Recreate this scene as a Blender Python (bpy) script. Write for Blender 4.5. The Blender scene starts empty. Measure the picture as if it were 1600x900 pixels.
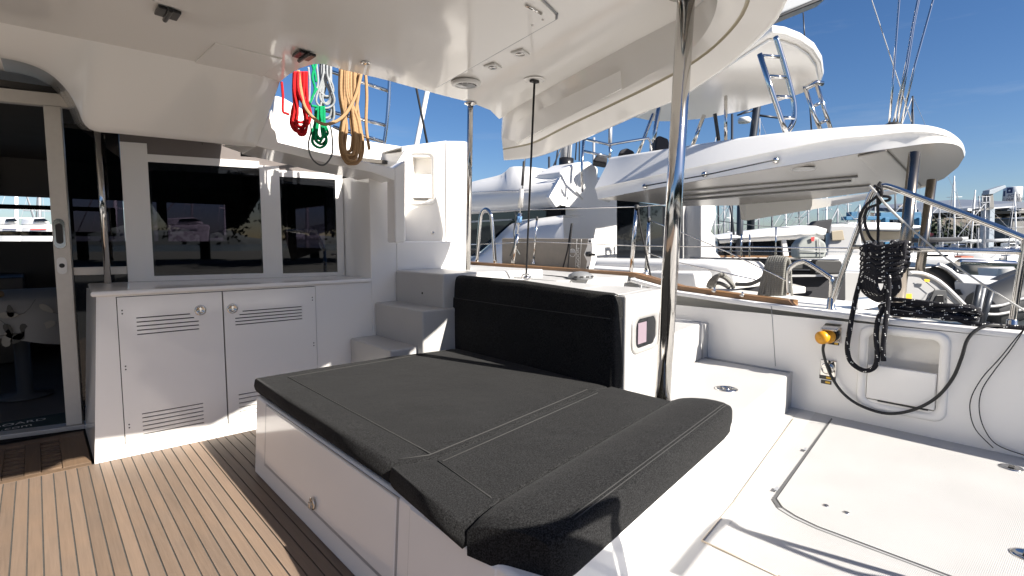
import bpy, bmesh, math, random
from mathutils import Vector, Matrix
random.seed(7)
SC = bpy.context.scene
COL = SC.collection
R = math.radians

# ------------------------------------------------------------------ camera
F, YAW, PITCH, EYE = 846.0, R(41.3), R(4.93), Vector((0, 0, 1.2))
cam = bpy.data.objects.new('camera', bpy.data.cameras.new('camera'))
COL.objects.link(cam); SC.camera = cam
cam.data.sensor_width = 36.0
cam.data.lens = F / 1600.0 * 36.0
cam.data.clip_start, cam.data.clip_end = 0.05, 3000
cam.location = EYE
cam.rotation_euler = (math.pi / 2 - PITCH, 0, -YAW)

# ------------------------------------------------------------------ light and sky
SUN_EL = R(37.0)
TO_SUN = Vector((0.226 * math.cos(SUN_EL), -0.974 * math.cos(SUN_EL), math.sin(SUN_EL))).normalized()
sun = bpy.data.objects.new('sun', bpy.data.lights.new('sun', 'SUN'))
COL.objects.link(sun)
sun.data.energy = 4.6
sun.data.angle = R(0.53)
sun.data.color = (1.0, 0.94, 0.855)
sun.rotation_euler = (-TO_SUN).to_track_quat('-Z', 'Y').to_euler()

world = bpy.data.worlds.new('World'); SC.world = world; world.use_nodes = True
wt = world.node_tree; wt.nodes.clear()
wo = wt.nodes.new('ShaderNodeOutputWorld'); bgn = wt.nodes.new('ShaderNodeBackground')
sky = wt.nodes.new('ShaderNodeTexSky'); sky.sky_type = 'NISHITA'; sky.sun_disc = False
sky.sun_elevation = SUN_EL
sky.sun_rotation = math.atan2(TO_SUN.x, TO_SUN.y)
sky.altitude = 0; sky.air_density = 0.85; sky.dust_density = 0.7; sky.ozone_density = 1.6
bgn.inputs['Strength'].default_value = 0.0435
# thin wispy cirrus low in the sky
tc = wt.nodes.new('ShaderNodeTexCoord'); mp = wt.nodes.new('ShaderNodeMapping')
mp.inputs['Scale'].default_value = (2.2, 2.2, 16.0); mp.inputs['Rotation'].default_value = (0.16, 0.05, 0)
nz = wt.nodes.new('ShaderNodeTexNoise'); nz.inputs['Scale'].default_value = 1.9; nz.inputs['Detail'].default_value = 8; nz.inputs['Roughness'].default_value = 0.62
cr = wt.nodes.new('ShaderNodeValToRGB')
cr.color_ramp.elements[0].position = 0.56; cr.color_ramp.elements[0].color = (0, 0, 0, 1)
cr.color_ramp.elements[1].position = 0.82; cr.color_ramp.elements[1].color = (0.14, 0.14, 0.14, 1)
mix = wt.nodes.new('ShaderNodeMix'); mix.data_type = 'RGBA'
mix.inputs['B'].default_value = (6.4, 6.8, 7.2, 1)
wt.links.new(tc.outputs['Generated'], mp.inputs[0]); wt.links.new(mp.outputs[0], nz.inputs['Vector'])
wt.links.new(nz.outputs['Fac'], cr.inputs[0]); wt.links.new(cr.outputs[0], mix.inputs['Factor'])
hsv = wt.nodes.new('ShaderNodeHueSaturation'); hsv.inputs['Saturation'].default_value = 1.24
tint = wt.nodes.new('ShaderNodeMix'); tint.data_type = 'RGBA'; tint.blend_type = 'MULTIPLY'; tint.inputs['Factor'].default_value = 1.0
tint.inputs['B'].default_value = (0.90, 0.95, 1.08, 1)
wt.links.new(sky.outputs[0], hsv.inputs['Color']); wt.links.new(hsv.outputs[0], tint.inputs['A']); wt.links.new(tint.outputs['Result'], mix.inputs['A'])
wt.links.new(mix.outputs['Result'], bgn.inputs['Color']); wt.links.new(bgn.outputs[0], wo.inputs['Surface'])

SC.view_settings.view_transform = 'Standard'; SC.view_settings.look = 'None'
SC.view_settings.exposure = 1.38; SC.view_settings.gamma = 1.0
SC.view_settings.use_curve_mapping = False
SC.cycles.max_bounces = 10; SC.cycles.diffuse_bounces = 8; SC.cycles.glossy_bounces = 5
SC.cycles.transparent_max_bounces = 12

# ------------------------------------------------------------------ pixel -> point on a real plane of the place
_fw = Vector((math.sin(YAW) * math.cos(PITCH), math.cos(YAW) * math.cos(PITCH), -math.sin(PITCH)))
_rt = Vector((math.cos(YAW), -math.sin(YAW), 0)); _up = _rt.cross(_fw)
def ray(px, py): return _fw + _rt * ((px - 800) / F) - _up * ((py - 450) / F)
def onZ(px, py, z): d = ray(px, py); return EYE + d * ((z - EYE.z) / d.z)
def onY(px, py, y): d = ray(px, py); return EYE + d * (y / d.y)
def onX(px, py, x): d = ray(px, py); return EYE + d * (x / d.x)
def onP(px, py, p0, n):
    d = ray(px, py); n = Vector(n); return EYE + d * ((Vector(p0) - EYE).dot(n) / d.dot(n))
def onD(px, py, dist): return EYE + ray(px, py) * dist

# ------------------------------------------------------------------ materials
MATS = {}
def mat(name, col, rough=0.5, metal=0.0, spec=0.5, coat=0.0, noise=None, bump=None, emit=None):
    """noise=(scale, amount, detail); bump=(scale, strength, kind)"""
    m = bpy.data.materials.new(name); m.use_nodes = True; MATS[name] = m
    nt = m.node_tree; b = nt.nodes['Principled BSDF']
    b.inputs['Base Color'].default_value = (*col, 1); b.inputs['Roughness'].default_value = rough
    b.inputs['Metallic'].default_value = metal; b.inputs['Specular IOR Level'].default_value = spec
    b.inputs['Coat Weight'].default_value = coat; b.inputs['Coat Roughness'].default_value = 0.04
    t = nt.nodes.new('ShaderNodeTexCoord')
    if noise:
        n = nt.nodes.new('ShaderNodeTexNoise'); n.inputs['Scale'].default_value = noise[0]; n.inputs['Detail'].default_value = noise[2]
        r = nt.nodes.new('ShaderNodeMapRange'); r.inputs[1].default_value = 0.25; r.inputs[2].default_value = 0.75
        r.inputs[3].default_value = 1 - noise[1]; r.inputs[4].default_value = 1 + noise[1]
        v = nt.nodes.new('ShaderNodeVectorMath'); v.operation = 'SCALE'; v.inputs[0].default_value = col
        nt.links.new(t.outputs['Object'], n.inputs['Vector']); nt.links.new(n.outputs['Fac'], r.inputs[0])
        nt.links.new(r.outputs[0], v.inputs['Scale']); nt.links.new(v.outputs[0], b.inputs['Base Color'])
        rr = nt.nodes.new('ShaderNodeMapRange'); rr.inputs[3].default_value = rough * 0.85; rr.inputs[4].default_value = min(1, rough * 1.25)
        nt.links.new(n.outputs['Fac'], rr.inputs[0]); nt.links.new(rr.outputs[0], b.inputs['Roughness'])
    if bump:
        if bump[2] == 'dots':
            g = nt.nodes.new('ShaderNodeTexVoronoi'); g.inputs['Scale'].default_value = bump[0]; g.inputs['Randomness'].default_value = 0.15
            o = g.outputs['Distance']
        else:
            g = nt.nodes.new('ShaderNodeTexNoise'); g.inputs['Scale'].default_value = bump[0]; g.inputs['Detail'].default_value = 4
            o = g.outputs['Fac']
        u = nt.nodes.new('ShaderNodeBump'); u.inputs['Strength'].default_value = bump[1]; u.inputs['Distance'].default_value = 0.004
        nt.links.new(t.outputs['Object'], g.inputs['Vector']); nt.links.new(o, u.inputs['Height']); nt.links.new(u.outputs[0], b.inputs['Normal'])
    return m

GEL = mat('white_gelcoat', (0.875, 0.855, 0.82), 0.10, spec=0.5, noise=(1.7, 0.02, 3), bump=(1.3, 0.10, 'n'))
GELC = mat('warm_gelcoat', (0.87, 0.85, 0.81), 0.09, spec=0.55, noise=(1.2, 0.02, 3), bump=(1.1, 0.07, 'n'))
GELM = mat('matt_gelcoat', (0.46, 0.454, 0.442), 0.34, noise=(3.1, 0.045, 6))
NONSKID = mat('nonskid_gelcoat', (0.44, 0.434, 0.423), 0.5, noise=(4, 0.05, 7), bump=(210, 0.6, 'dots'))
GELN = mat('neighbour_gelcoat', (0.72, 0.71, 0.69), 0.2, noise=(1.2, 0.02, 3))
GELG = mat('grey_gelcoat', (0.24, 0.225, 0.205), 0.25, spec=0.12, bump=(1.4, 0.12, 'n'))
GELGL = mat('light_grey_gelcoat', (0.36, 0.36, 0.36), 0.3, noise=(2, 0.03, 3))
GAP = mat('dark_joint', (0.035, 0.034, 0.033), 0.7)
TRIM = mat('cream_trim', (0.60, 0.55, 0.43), 0.4)
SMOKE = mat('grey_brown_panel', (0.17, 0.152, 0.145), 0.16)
STAIN = mat('sealant_line', (0.52, 0.44, 0.34), 0.6, noise=(9, 0.25, 4))
STEEL = mat('polished_steel', (0.66, 0.64, 0.61), 0.09, metal=1.0, bump=(7, 0.05, 'n'))
ALU = mat('anodised_aluminium', (0.56, 0.55, 0.53), 0.35, metal=0.55)
FRAME = mat('beige_door_frame', (0.60, 0.56, 0.50), 0.35, noise=(30, 0.03, 2))
PANEL = mat('window_surround', (0.77, 0.755, 0.73), 0.25)
BLACK = mat('black_plastic', (0.012, 0.012, 0.013), 0.28)
RUBBER = mat('black_rubber', (0.018, 0.018, 0.018), 0.55)
NIGHT = mat('dark_tinted_glass', (0.008, 0.009, 0.011), 0.03, spec=0.6)
BROWN = mat('brown_inner_frame', (0.20, 0.165, 0.14), 0.5)
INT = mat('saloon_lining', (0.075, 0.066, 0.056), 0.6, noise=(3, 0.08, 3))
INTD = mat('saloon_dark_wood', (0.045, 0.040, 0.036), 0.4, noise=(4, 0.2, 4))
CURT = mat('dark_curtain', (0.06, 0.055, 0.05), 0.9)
CLOTHW = mat('printed_cloth', (0.22, 0.21, 0.195), 0.8)
LEAFD = mat('printed_leaf', (0.07, 0.065, 0.055), 0.8)
LEAFL = mat('printed_leaf_light', (0.27, 0.25, 0.21), 0.8)
MATG = mat('door_mat_green', (0.012, 0.03, 0.03), 0.9)
LETTER = mat('white_lettering', (0.7, 0.7, 0.68), 0.6)
GREYLET = mat('pale_grey_lettering', (0.85, 0.84, 0.8), 0.6)
BOARD = mat('gangway_cover', (0.235, 0.212, 0.182), 0.7, noise=(14, 0.10, 4))
WHITEP = mat('white_plastic', (0.74, 0.73, 0.70), 0.4)
YELLOW = mat('yellow_plastic', (0.62, 0.28, 0.008), 0.4)
LABELY = mat('yellow_label', (0.75, 0.45, 0.03), 0.5)
RED = mat('red_paint', (0.5, 0.03, 0.03), 0.5)
CRIMSON = mat('dark_red_paint', (0.2, 0.025, 0.03), 0.5)
BLUE = mat('blue_paint', (0.012, 0.11, 0.22), 0.5, noise=(1, 0.15, 3))
NAVY = mat('navy_paint', (0.015, 0.025, 0.10), 0.4)
GREYT = mat('grey_tarpaulin', (0.25, 0.265, 0.25), 0.75, noise=(6, 0.15, 4), bump=(5, 0.9, 'n'))
RIB = mat('grey_inflatable', (0.045, 0.047, 0.05), 0.5, noise=(3, 0.1, 3))
BEIGE = mat('beige_hull', (0.30, 0.255, 0.185), 0.4)
ROOFM = mat('slate_blue_roof', (0.11, 0.13, 0.17), 0.6, noise=(0.3, 0.1, 4))
CONC = mat('grey_concrete', (0.18, 0.175, 0.165), 0.8, noise=(0.8, 0.12, 5))
CRANE = mat('pale_blue_steel', (0.25, 0.29, 0.33), 0.5, noise=(1, 0.08, 3))
MASTW = mat('white_spar', (0.72, 0.72, 0.72), 0.4)
MASTG = mat('grey_spar', (0.30, 0.31, 0.33), 0.4)
MASTD = mat('dark_spar', (0.03, 0.035, 0.045), 0.4)
SAIL = mat('sail_cover', (0.36, 0.375, 0.39), 0.7, noise=(3, 0.06, 3))
CANVASD = mat('dark_canvas', (0.02, 0.02, 0.024), 0.8)
BUOY = mat('orange_paint', (0.35, 0.06, 0.01), 0.5)
SHADEB = mat('charcoal_hull', (0.012, 0.0105, 0.0095), 0.3)

def teak(name, col, perobj=True, rough=0.62):
    m = bpy.data.materials.new(name); m.use_nodes = True
    nt = m.node_tree; b = nt.nodes['Principled BSDF']; L = nt.links.new
    t = nt.nodes.new('ShaderNodeTexCoord'); mp = nt.nodes.new('ShaderNodeMapping'); mp.inputs['Scale'].default_value = (34, 1.6, 20)
    oi = nt.nodes.new('ShaderNodeObjectInfo')
    ad = nt.nodes.new('ShaderNodeVectorMath'); ad.operation = 'ADD'
    cb = nt.nodes.new('ShaderNodeCombineXYZ'); ml = nt.nodes.new('ShaderNodeMath'); ml.operation = 'MULTIPLY'; ml.inputs[1].default_value = 37
    L(oi.outputs['Random'], ml.inputs[0]); L(ml.outputs[0], cb.inputs[1]); L(ml.outputs[0], cb.inputs[2])
    L(t.outputs['Object'], ad.inputs[0]); L(cb.outputs[0], ad.inputs[1]); L(ad.outputs[0], mp.inputs[0])
    n = nt.nodes.new('ShaderNodeTexNoise'); n.inputs['Scale'].default_value = 2.4; n.inputs['Detail'].default_value = 7; n.inputs['Roughness'].default_value = 0.65; n.inputs['Distortion'].default_value = 0.6
    L(mp.outputs[0], n.inputs['Vector'])
    n2 = nt.nodes.new('ShaderNodeTexNoise'); n2.inputs['Scale'].default_value = 3.2; n2.inputs['Detail'].default_value = 4; L(ad.outputs[0], n2.inputs['Vector'])
    s = nt.nodes.new('ShaderNodeMath'); s.operation = 'MULTIPLY_ADD'; s.inputs[1].default_value = 0.62; L(n.outputs['Fac'], s.inputs[0])
    s2 = nt.nodes.new('ShaderNodeMath'); s2.operation = 'MULTIPLY_ADD'; s2.inputs[1].default_value = 0.42; s2.inputs[2].default_value = 0.46
    L(n2.outputs['Fac'], s2.inputs[0]); L(s2.outputs[0], s.inputs[2])
    s3 = nt.nodes.new('ShaderNodeMath'); s3.operation = 'MULTIPLY_ADD'; s3.inputs[1].default_value = 0.30; L(oi.outputs['Random'], s3.inputs[0]); L(s.outputs[0], s3.inputs[2])
    v = nt.nodes.new('ShaderNodeVectorMath'); v.operation = 'SCALE'; v.inputs[0].default_value = col
    L(s3.outputs[0], v.inputs['Scale'])
    h = nt.nodes.new('ShaderNodeHueSaturation'); L(v.outputs[0], h.inputs['Color'])
    hs = nt.nodes.new('ShaderNodeMapRange'); hs.inputs[3].default_value = 0.82; hs.inputs[4].default_value = 1.12; L(n2.outputs['Fac'], hs.inputs[0]); L(hs.outputs[0], h.inputs['Saturation'])
    L(h.outputs[0], b.inputs['Base Color']); b.inputs['Roughness'].default_value = rough
    u = nt.nodes.new('ShaderNodeBump'); u.inputs['Strength'].default_value = 0.35; u.inputs['Distance'].default_value = 0.002
    L(n.outputs['Fac'], u.inputs['Height']); L(u.outputs[0], b.inputs['Normal'])
    return m
TEAK = teak('weathered_teak', (0.158, 0.112, 0.080))
TEAKR = teak('varnished_teak', (0.20, 0.105, 0.045), rough=0.35)
TEAKD = teak('dark_brown_teak', (0.115, 0.074, 0.045))  # darker brown base colour for the doorway grating
CAULK = mat('grey_caulk', (0.055, 0.055, 0.052), 0.8, noise=(40, 0.35, 3))

def fabric():
    m = bpy.data.materials.new('charcoal_melange_fabric'); m.use_nodes = True
    nt = m.node_tree; b = nt.nodes['Principled BSDF']; L = nt.links.new
    t = nt.nodes.new('ShaderNodeTexCoord')
    n = nt.nodes.new('ShaderNodeTexNoise'); n.inputs['Scale'].default_value = 230; n.inputs['Detail'].default_value = 3; n.inputs['Roughness'].default_value = 0.8
    n2 = nt.nodes.new('ShaderNodeTexNoise'); n2.inputs['Scale'].default_value = 7; n2.inputs['Detail'].default_value = 4
    r = nt.nodes.new('ShaderNodeValToRGB'); r.color_ramp.elements[0].position = 0.40; r.color_ramp.elements[0].color = (0.002, 0.002, 0.002, 1)
    r.color_ramp.elements[1].position = 0.64; r.color_ramp.elements[1].color = (0.0300, 0.0303, 0.0308, 1)
    mr = nt.nodes.new('ShaderNodeMapRange'); mr.inputs[3].default_value = 0.75; mr.inputs[4].default_value = 1.25
    v = nt.nodes.new('ShaderNodeVectorMath'); v.operation = 'SCALE'
    L(t.outputs['Object'], n.inputs['Vector']); L(t.outputs['Object'], n2.inputs['Vector'])
    L(n.outputs['Fac'], r.inputs[0]); L(n2.outputs['Fac'], mr.inputs[0]); L(r.outputs[0], v.inputs[0]); L(mr.outputs[0], v.inputs['Scale'])
    L(v.outputs[0], b.inputs['Base Color']); b.inputs['Roughness'].default_value = 0.95; b.inputs['Specular IOR Level'].default_value = 0.15
    b.inputs['Sheen Weight'].default_value = 0.03; b.inputs['Sheen Roughness'].default_value = 0.5
    u = nt.nodes.new('ShaderNodeBump'); u.inputs['Strength'].default_value = 0.5; u.inputs['Distance'].default_value = 0.0015
    u2 = nt.nodes.new('ShaderNodeBump'); u2.inputs['Strength'].default_value = 0.22; u2.inputs['Distance'].default_value = 0.02
    L(n.outputs['Fac'], u.inputs['Height']); L(n2.outputs['Fac'], u2.inputs['Height']); L(u2.outputs[0], u.inputs['Normal']); L(u.outputs[0], b.inputs['Normal'])
    return m
FABRIC = fabric()
THREAD = mat('grey_stitching', (0.035, 0.0345, 0.0335), 0.9)

def ropemat(name, c1, c2=None, freq=60.0, fleck=False, rough=0.8):
    """uv.x is metres along the rope, uv.y once round it"""
    m = bpy.data.materials.new(name); m.use_nodes = True
    nt = m.node_tree; b = nt.nodes['Principled BSDF']; L = nt.links.new
    uv = nt.nodes.new('ShaderNodeUVMap'); sp = nt.nodes.new('ShaderNodeSeparateXYZ'); L(uv.outputs[0], sp.inputs[0])
    def mth(op, a, bb=None, c=None):
        q = nt.nodes.new('ShaderNodeMath'); q.operation = op
        for i, x in enumerate((a, bb, c)):
            if x is None: continue
            if isinstance(x, (int, float)): q.inputs[i].default_value = x
            else: L(x, q.inputs[i])
        return q.outputs[0]
    a = mth('MULTIPLY', sp.outputs[0], freq); v4 = mth('MULTIPLY', sp.outputs[1], 4.0)
    s1 = mth('SINE', mth('MULTIPLY', mth('ADD', a, v4), 6.2832)); s2 = mth('SINE', mth('MULTIPLY', mth('SUBTRACT', a, v4), 6.2832))
    braid = mth('MULTIPLY', s1, s2)
    mx = nt.nodes.new('ShaderNodeMix'); mx.data_type = 'RGBA'
    mx.inputs['A'].default_value = (*c1, 1); mx.inputs['B'].default_value = (*(c2 or [x * 0.7 for x in c1]), 1)
    if fleck:
        u = mth('FRACT', mth('MULTIPLY', sp.outputs[0], 26.0))
        w = mth('FRACT', mth('ADD', mth('MULTIPLY', sp.outputs[1], 2.0), mth('MULTIPLY', mth('FLOOR', mth('MULTIPLY', sp.outputs[0], 26.0)), 0.37)))
        on = mth('MULTIPLY', mth('LESS_THAN', u, 0.36), mth('LESS_THAN', mth('FRACT', mth('ADD', w, mth('MULTIPLY', u, 0.35))), 0.15))
        two = mth('GREATER_THAN', mth('ABSOLUTE', mth('SUBTRACT', u, 0.18)), 0.045)
        L(mth('MULTIPLY', on, two), mx.inputs['Factor'])
    else:
        L(mth('MULTIPLY_ADD', braid, 0.5, 0.5), mx.inputs['Factor'])
    L(mx.outputs['Result'], b.inputs['Base Color']); b.inputs['Roughness'].default_value = rough; b.inputs['Specular IOR Level'].default_value = 0.25
    bp = nt.nodes.new('ShaderNodeBump'); bp.inputs['Strength'].default_value = 0.5; bp.inputs['Distance'].default_value = 0.002
    L(braid, bp.inputs['Height']); L(bp.outputs[0], b.inputs['Normal'])
    return m
STEELB = mat('dull_steel', (0.30, 0.265, 0.225), 0.24, metal=1.0)
R_RED = ropemat('red_rope', (0.52, 0.010, 0.014)); R_GREEN = ropemat('green_rope', (0.0, 0.30, 0.11)); R_GREY = ropemat('pale_grey_rope', (0.36, 0.38, 0.39))
R_TAN = ropemat('tan_rope', (0.44, 0.275, 0.14)); R_MOOR = ropemat('grey_mooring_rope', (0.21, 0.205, 0.185), freq=40)
R_BLACK = ropemat('black_flecked_rope', (0.012, 0.012, 0.016), (0.75, 0.75, 0.72), fleck=True); R_DARK = ropemat('dark_line', (0.03, 0.03, 0.032))
R_WHITE = ropemat('white_line', (0.55, 0.55, 0.53)); R_SLATE = ropemat('slate_rope', (0.13, 0.14, 0.14))

def glassmat(name, tint, gloss=1.0):
    m = bpy.data.materials.new(name); m.use_nodes = True
    nt = m.node_tree; nt.nodes.clear(); L = nt.links.new
    o = nt.nodes.new('ShaderNodeOutputMaterial'); t = nt.nodes.new('ShaderNodeBsdfTransparent'); t.inputs[0].default_value = (*tint, 1)
    g = nt.nodes.new('ShaderNodeBsdfGlossy'); g.inputs['Roughness'].default_value = 0.012; g.inputs[0].default_value = (gloss, gloss, gloss, 1)
    f = nt.nodes.new('ShaderNodeFresnel'); f.inputs[0].default_value = 1.55
    x = nt.nodes.new('ShaderNodeMixShader'); L(f.outputs[0], x.inputs[0]); L(t.outputs[0], x.inputs[1]); L(g.outputs[0], x.inputs[2]); L(x.outputs[0], o.inputs[0])
    return m
TINT = glassmat('smoked_glass', (0.17, 0.155, 0.185)); CLEAR = glassmat('clear_glass', (0.8, 0.8, 0.8))

def watermat():
    m = mat('harbour_water', (0.022, 0.036, 0.034), 0.06, spec=0.5)
    nt = m.node_tree; b = nt.nodes['Principled BSDF']; t = nt.nodes.new('ShaderNodeTexCoord')
    n = nt.nodes.new('ShaderNodeTexNoise'); n.inputs['Scale'].default_value = 1.6; n.inputs['Detail'].default_value = 5
    u = nt.nodes.new('ShaderNodeBump'); u.inputs['Strength'].default_value = 0.7; u.inputs['Distance'].default_value = 0.25
    nt.links.new(t.outputs['Object'], n.inputs['Vector']); nt.links.new(n.outputs['Fac'], u.inputs['Height']); nt.links.new(u.outputs[0], b.inputs['Normal'])
    return m
WATER = watermat()
def rockmat():
    m = mat('rock_bank', (0.2, 0.18, 0.15), 0.9)
    nt = m.node_tree; b = nt.nodes['Principled BSDF']; t = nt.nodes.new('ShaderNodeTexCoord')
    v = nt.nodes.new('ShaderNodeTexVoronoi'); v.inputs['Scale'].default_value = 1.1
    r = nt.nodes.new('ShaderNodeValToRGB'); r.color_ramp.elements[0].color = (0.025, 0.022, 0.018, 1); r.color_ramp.elements[1].color = (0.15, 0.13, 0.105, 1)
    nt.links.new(t.outputs['Object'], v.inputs['Vector']); nt.links.new(v.outputs['Color'], r.inputs[0]); nt.links.new(r.outputs[0], b.inputs['Base Color'])
    u = nt.nodes.new('ShaderNodeBump'); u.inputs['Distance'].default_value = 0.3; nt.links.new(v.outputs['Distance'], u.inputs['Height']); nt.links.new(u.outputs[0], b.inputs['Normal'])
    return m
ROCK = rockmat()
LEAF = mat('dark_foliage', (0.016, 0.028, 0.010), 0.8, noise=(2.0, 0.6, 4))

# ------------------------------------------------------------------ mesh builder
class MB:
    def __init__(s): s.v = []; s.f = []; s.uv = {}; s.sm = set()
    def add(s, vs, fs, smooth=False):
        o = len(s.v); s.v += [Vector(p) for p in vs]
        for f in fs:
            if smooth: s.sm.add(len(s.f))
            s.f.append([i + o for i in f])
        return s
    def box(s, a, b):
        x0, y0, z0 = a; x1, y1, z1 = b
        x0, x1 = min(x0, x1), max(x0, x1); y0, y1 = min(y0, y1), max(y0, y1); z0, z1 = min(z0, z1), max(z0, z1)
        return s.add([(x0, y0, z0), (x1, y0, z0), (x1, y1, z0), (x0, y1, z0), (x0, y0, z1), (x1, y0, z1), (x1, y1, z1), (x0, y1, z1)],
                     [(0, 3, 2, 1), (4, 5, 6, 7), (0, 1, 5, 4), (1, 2, 6, 5), (2, 3, 7, 6), (3, 0, 4, 7)])
    def obox(s, c, ax, ay, az, sx, sy, sz):
        c = Vector(c); ax, ay, az = (Vector(q).normalized() for q in (ax, ay, az))
        vs = [c + ax * (i * sx / 2) + ay * (j * sy / 2) + az * (k * sz / 2) for k in (-1, 1) for i, j in ((-1, -1), (1, -1), (1, 1), (-1, 1))]
        return s.add(vs, [(0, 3, 2, 1), (4, 5, 6, 7), (0, 1, 5, 4), (1, 2, 6, 5), (2, 3, 7, 6), (3, 0, 4, 7)])
    def prism(s, pts, d, smooth=False):
        d = Vector(d); n = len(pts); pts = [Vector(p) for p in pts]
        return s.add(pts + [p + d for p in pts], [tuple(range(n))[::-1], tuple(range(n, 2 * n))] + [(i, (i + 1) % n, n + (i + 1) % n, n + i) for i in range(n)], smooth)
    def loft(s, rows, smooth=True, close=False):
        n = len(rows[0]); vs = [p for r in rows for p in r]; fs = []
        for i in range(len(rows) - 1):
            for j in range(n if close else n - 1):
                k = (j + 1) % n
                fs.append((i * n + j, i * n + k, (i + 1) * n + k, (i + 1) * n + j))
        return s.add(vs, fs, smooth)
    def lathe(s, c, axis, prof, n=20):
        axis = Vector(axis).normalized(); a = axis.orthogonal().normalized(); b = axis.cross(a); c = Vector(c)
        rows = [[c + axis * h + (a * math.cos(6.28319 * k / n) + b * math.sin(6.28319 * k / n)) * max(r, 1e-5) for k in range(n)] for r, h in prof]
        return s.loft(rows, True, True)
    def tube(s, pts, r, n=8, sub=0, closed=False, taper=None):
        pts = [Vector(p) for p in pts]
        if sub: pts = spline(pts, sub, closed)
        m = len(pts); up = None; L = 0.0; base = len(s.v); fbase = len(s.f)
        for i, p in enumerate(pts):
            a = pts[(i - 1) % m] if (closed or i > 0) else p
            b = pts[(i + 1) % m] if (closed or i < m - 1) else p
            t = (b - a); t = t.normalized() if t.length > 1e-9 else Vector((0, 0, 1))
            if up is None: up = t.orthogonal().normalized()
            up = (up - t * up.dot(t)); up = up.normalized() if up.length > 1e-6 else t.orthogonal().normalized()
            w = t.cross(up)
            rr = r if taper is None else r + (taper - r) * i / (m - 1)
            s.v += [p + (up * math.cos(6.28319 * k / n) + w * math.sin(6.28319 * k / n)) * rr for k in range(n)]
        segs = m if closed else m - 1
        for i in range(segs):
            j = (i + 1) % m; l = (pts[j] - pts[i]).length
            for k in range(n):
                q = (k + 1) % n; fi = len(s.f); s.sm.add(fi)
                s.f.append([base + i * n + k, base + i * n + q, base + j * n + q, base + j * n + k])
                s.uv[fi] = [(L, k / n), (L, (k + 1) / n), (L + l, (k + 1) / n), (L + l, k / n)]
            L += l
        if not closed:
            s.f.append([base + k for k in range(n)][::-1]); s.f.append([base + (m - 1) * n + k for k in range(n)])
        return s
    def pad(s, poly, z0, z1, r=0.03, k=5, crown=0.012, ins=(0.04, 0.10)):
        """upholstered slab over a plan outline (counter-clockwise), rolled top edge"""
        poly = [Vector((p[0], p[1])) for p in poly]; n = len(poly)
        def inset(d):
            out = []
            for i in range(n):
                e1 = (poly[i] - poly[i - 1]).normalized(); e2 = (poly[(i + 1) % n] - poly[i]).normalized()
                n1 = Vector((-e1.y, e1.x)); n2 = Vector((-e2.y, e2.x)); b = n1 + n2
                b = b / max(b.dot(n1), 0.5); out.append(poly[i] + b * d)
            return out
        rows = []
        for d, z in ((0.03, z0), (0.006, z0 + 0.004), (0.0, z0 + 0.015), (-0.004, (z0 + z1) / 2 - 0.004)):
            rows.append([(p.x, p.y, z) for p in inset(d)])
        for i in range(k + 1):
            a = i / k * math.pi / 2
            rows.append([(p.x, p.y, z1 - r + r * math.sin(a)) for p in inset(r * (1 - math.cos(a)))])
        for d, cz in ((r + 0.003, 0.02), (r + ins[0], 0.5), (r + ins[1], 0.9)):
            rows.append([(p.x, p.y, z1 + crown * cz) for p in inset(d)])
        s.loft(rows, True, True)
        o = len(s.v); s.f.append([o - n + i for i in range(n)]); s.sm.add(len(s.f) - 1)
        return s
    def gridplate(s, o, u, v, us, vs, holes, depth):
        """flat plate with recessed rectangles: holes = set of (i, j) cells"""
        o, u, v = Vector(o), Vector(u), Vector(v); nn = v.cross(u).normalized() * depth
        def P(a, b): return o + u * a + v * b
        for i in range(len(us) - 1):
            for j in range(len(vs) - 1):
                q = [P(us[i], vs[j]), P(us[i + 1], vs[j]), P(us[i + 1], vs[j + 1]), P(us[i], vs[j + 1])]
                if (i, j) not in holes: s.add(q, [(0, 1, 2, 3)]); continue
                for (di, dj, a, b) in ((0, -1, 0, 1), (1, 0, 1, 2), (0, 1, 2, 3), (-1, 0, 3, 0)):
                    if (i + di, j + dj) not in holes: s.add([q[a], q[b], q[b] + nn, q[a] + nn], [(0, 1, 2, 3)])
        return s
    def build(s, name, m, parent=None, bevel=0, seg=3, recalc=True, smooth=None):
        me = bpy.data.meshes.new(name)
        org = root_loc(parent)
        me.from_pydata([p - org for p in s.v], [], s.f)
        for i, p in enumerate(me.polygons): p.use_smooth = (i in s.sm) if smooth is None else smooth
        if s.uv:
            ul = me.uv_layers.new(name='UVMap')
            for i, p in enumerate(me.polygons):
                if i in s.uv:
                    for k, li in enumerate(p.loop_indices): ul.data[li].uv = s.uv[i][k]
        if recalc:
            b = bmesh.new(); b.from_mesh(me); bmesh.ops.recalc_face_normals(b, faces=b.faces); b.to_mesh(me); b.free()
        me.materials.append(m)
        ob = bpy.data.objects.new(name, me); COL.objects.link(ob)
        if parent: ob.parent = parent
        if bevel:
            md = ob.modifiers.new('bevel', 'BEVEL'); md.width = bevel; md.segments = seg; md.limit_method = 'ANGLE'; md.angle_limit = R(35)
            md.harden_normals = True
            for p in me.polygons: p.use_smooth = True
        return ob
def root_loc(o):
    l = Vector((0, 0, 0))
    while o is not None: l += o.location; o = o.parent
    return l
def spline(pts, sub, closed=False):
    n = len(pts); out = []
    for i in range(n if closed else n - 1):
        g = (lambda k: pts[k % n]) if closed else (lambda k: pts[min(max(k, 0), n - 1)])
        p0, p1, p2, p3 = g(i - 1), g(i), g(i + 1), g(i + 2)
        for j in range(sub):
            t = j / sub
            out.append(0.5 * ((2 * p1) + (p2 - p0) * t + (2 * p0 - 5 * p1 + 4 * p2 - p3) * t * t + (3 * p1 - p0 - 3 * p2 + p3) * t ** 3))
    if not closed: out.append(pts[-1])
    return out
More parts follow.
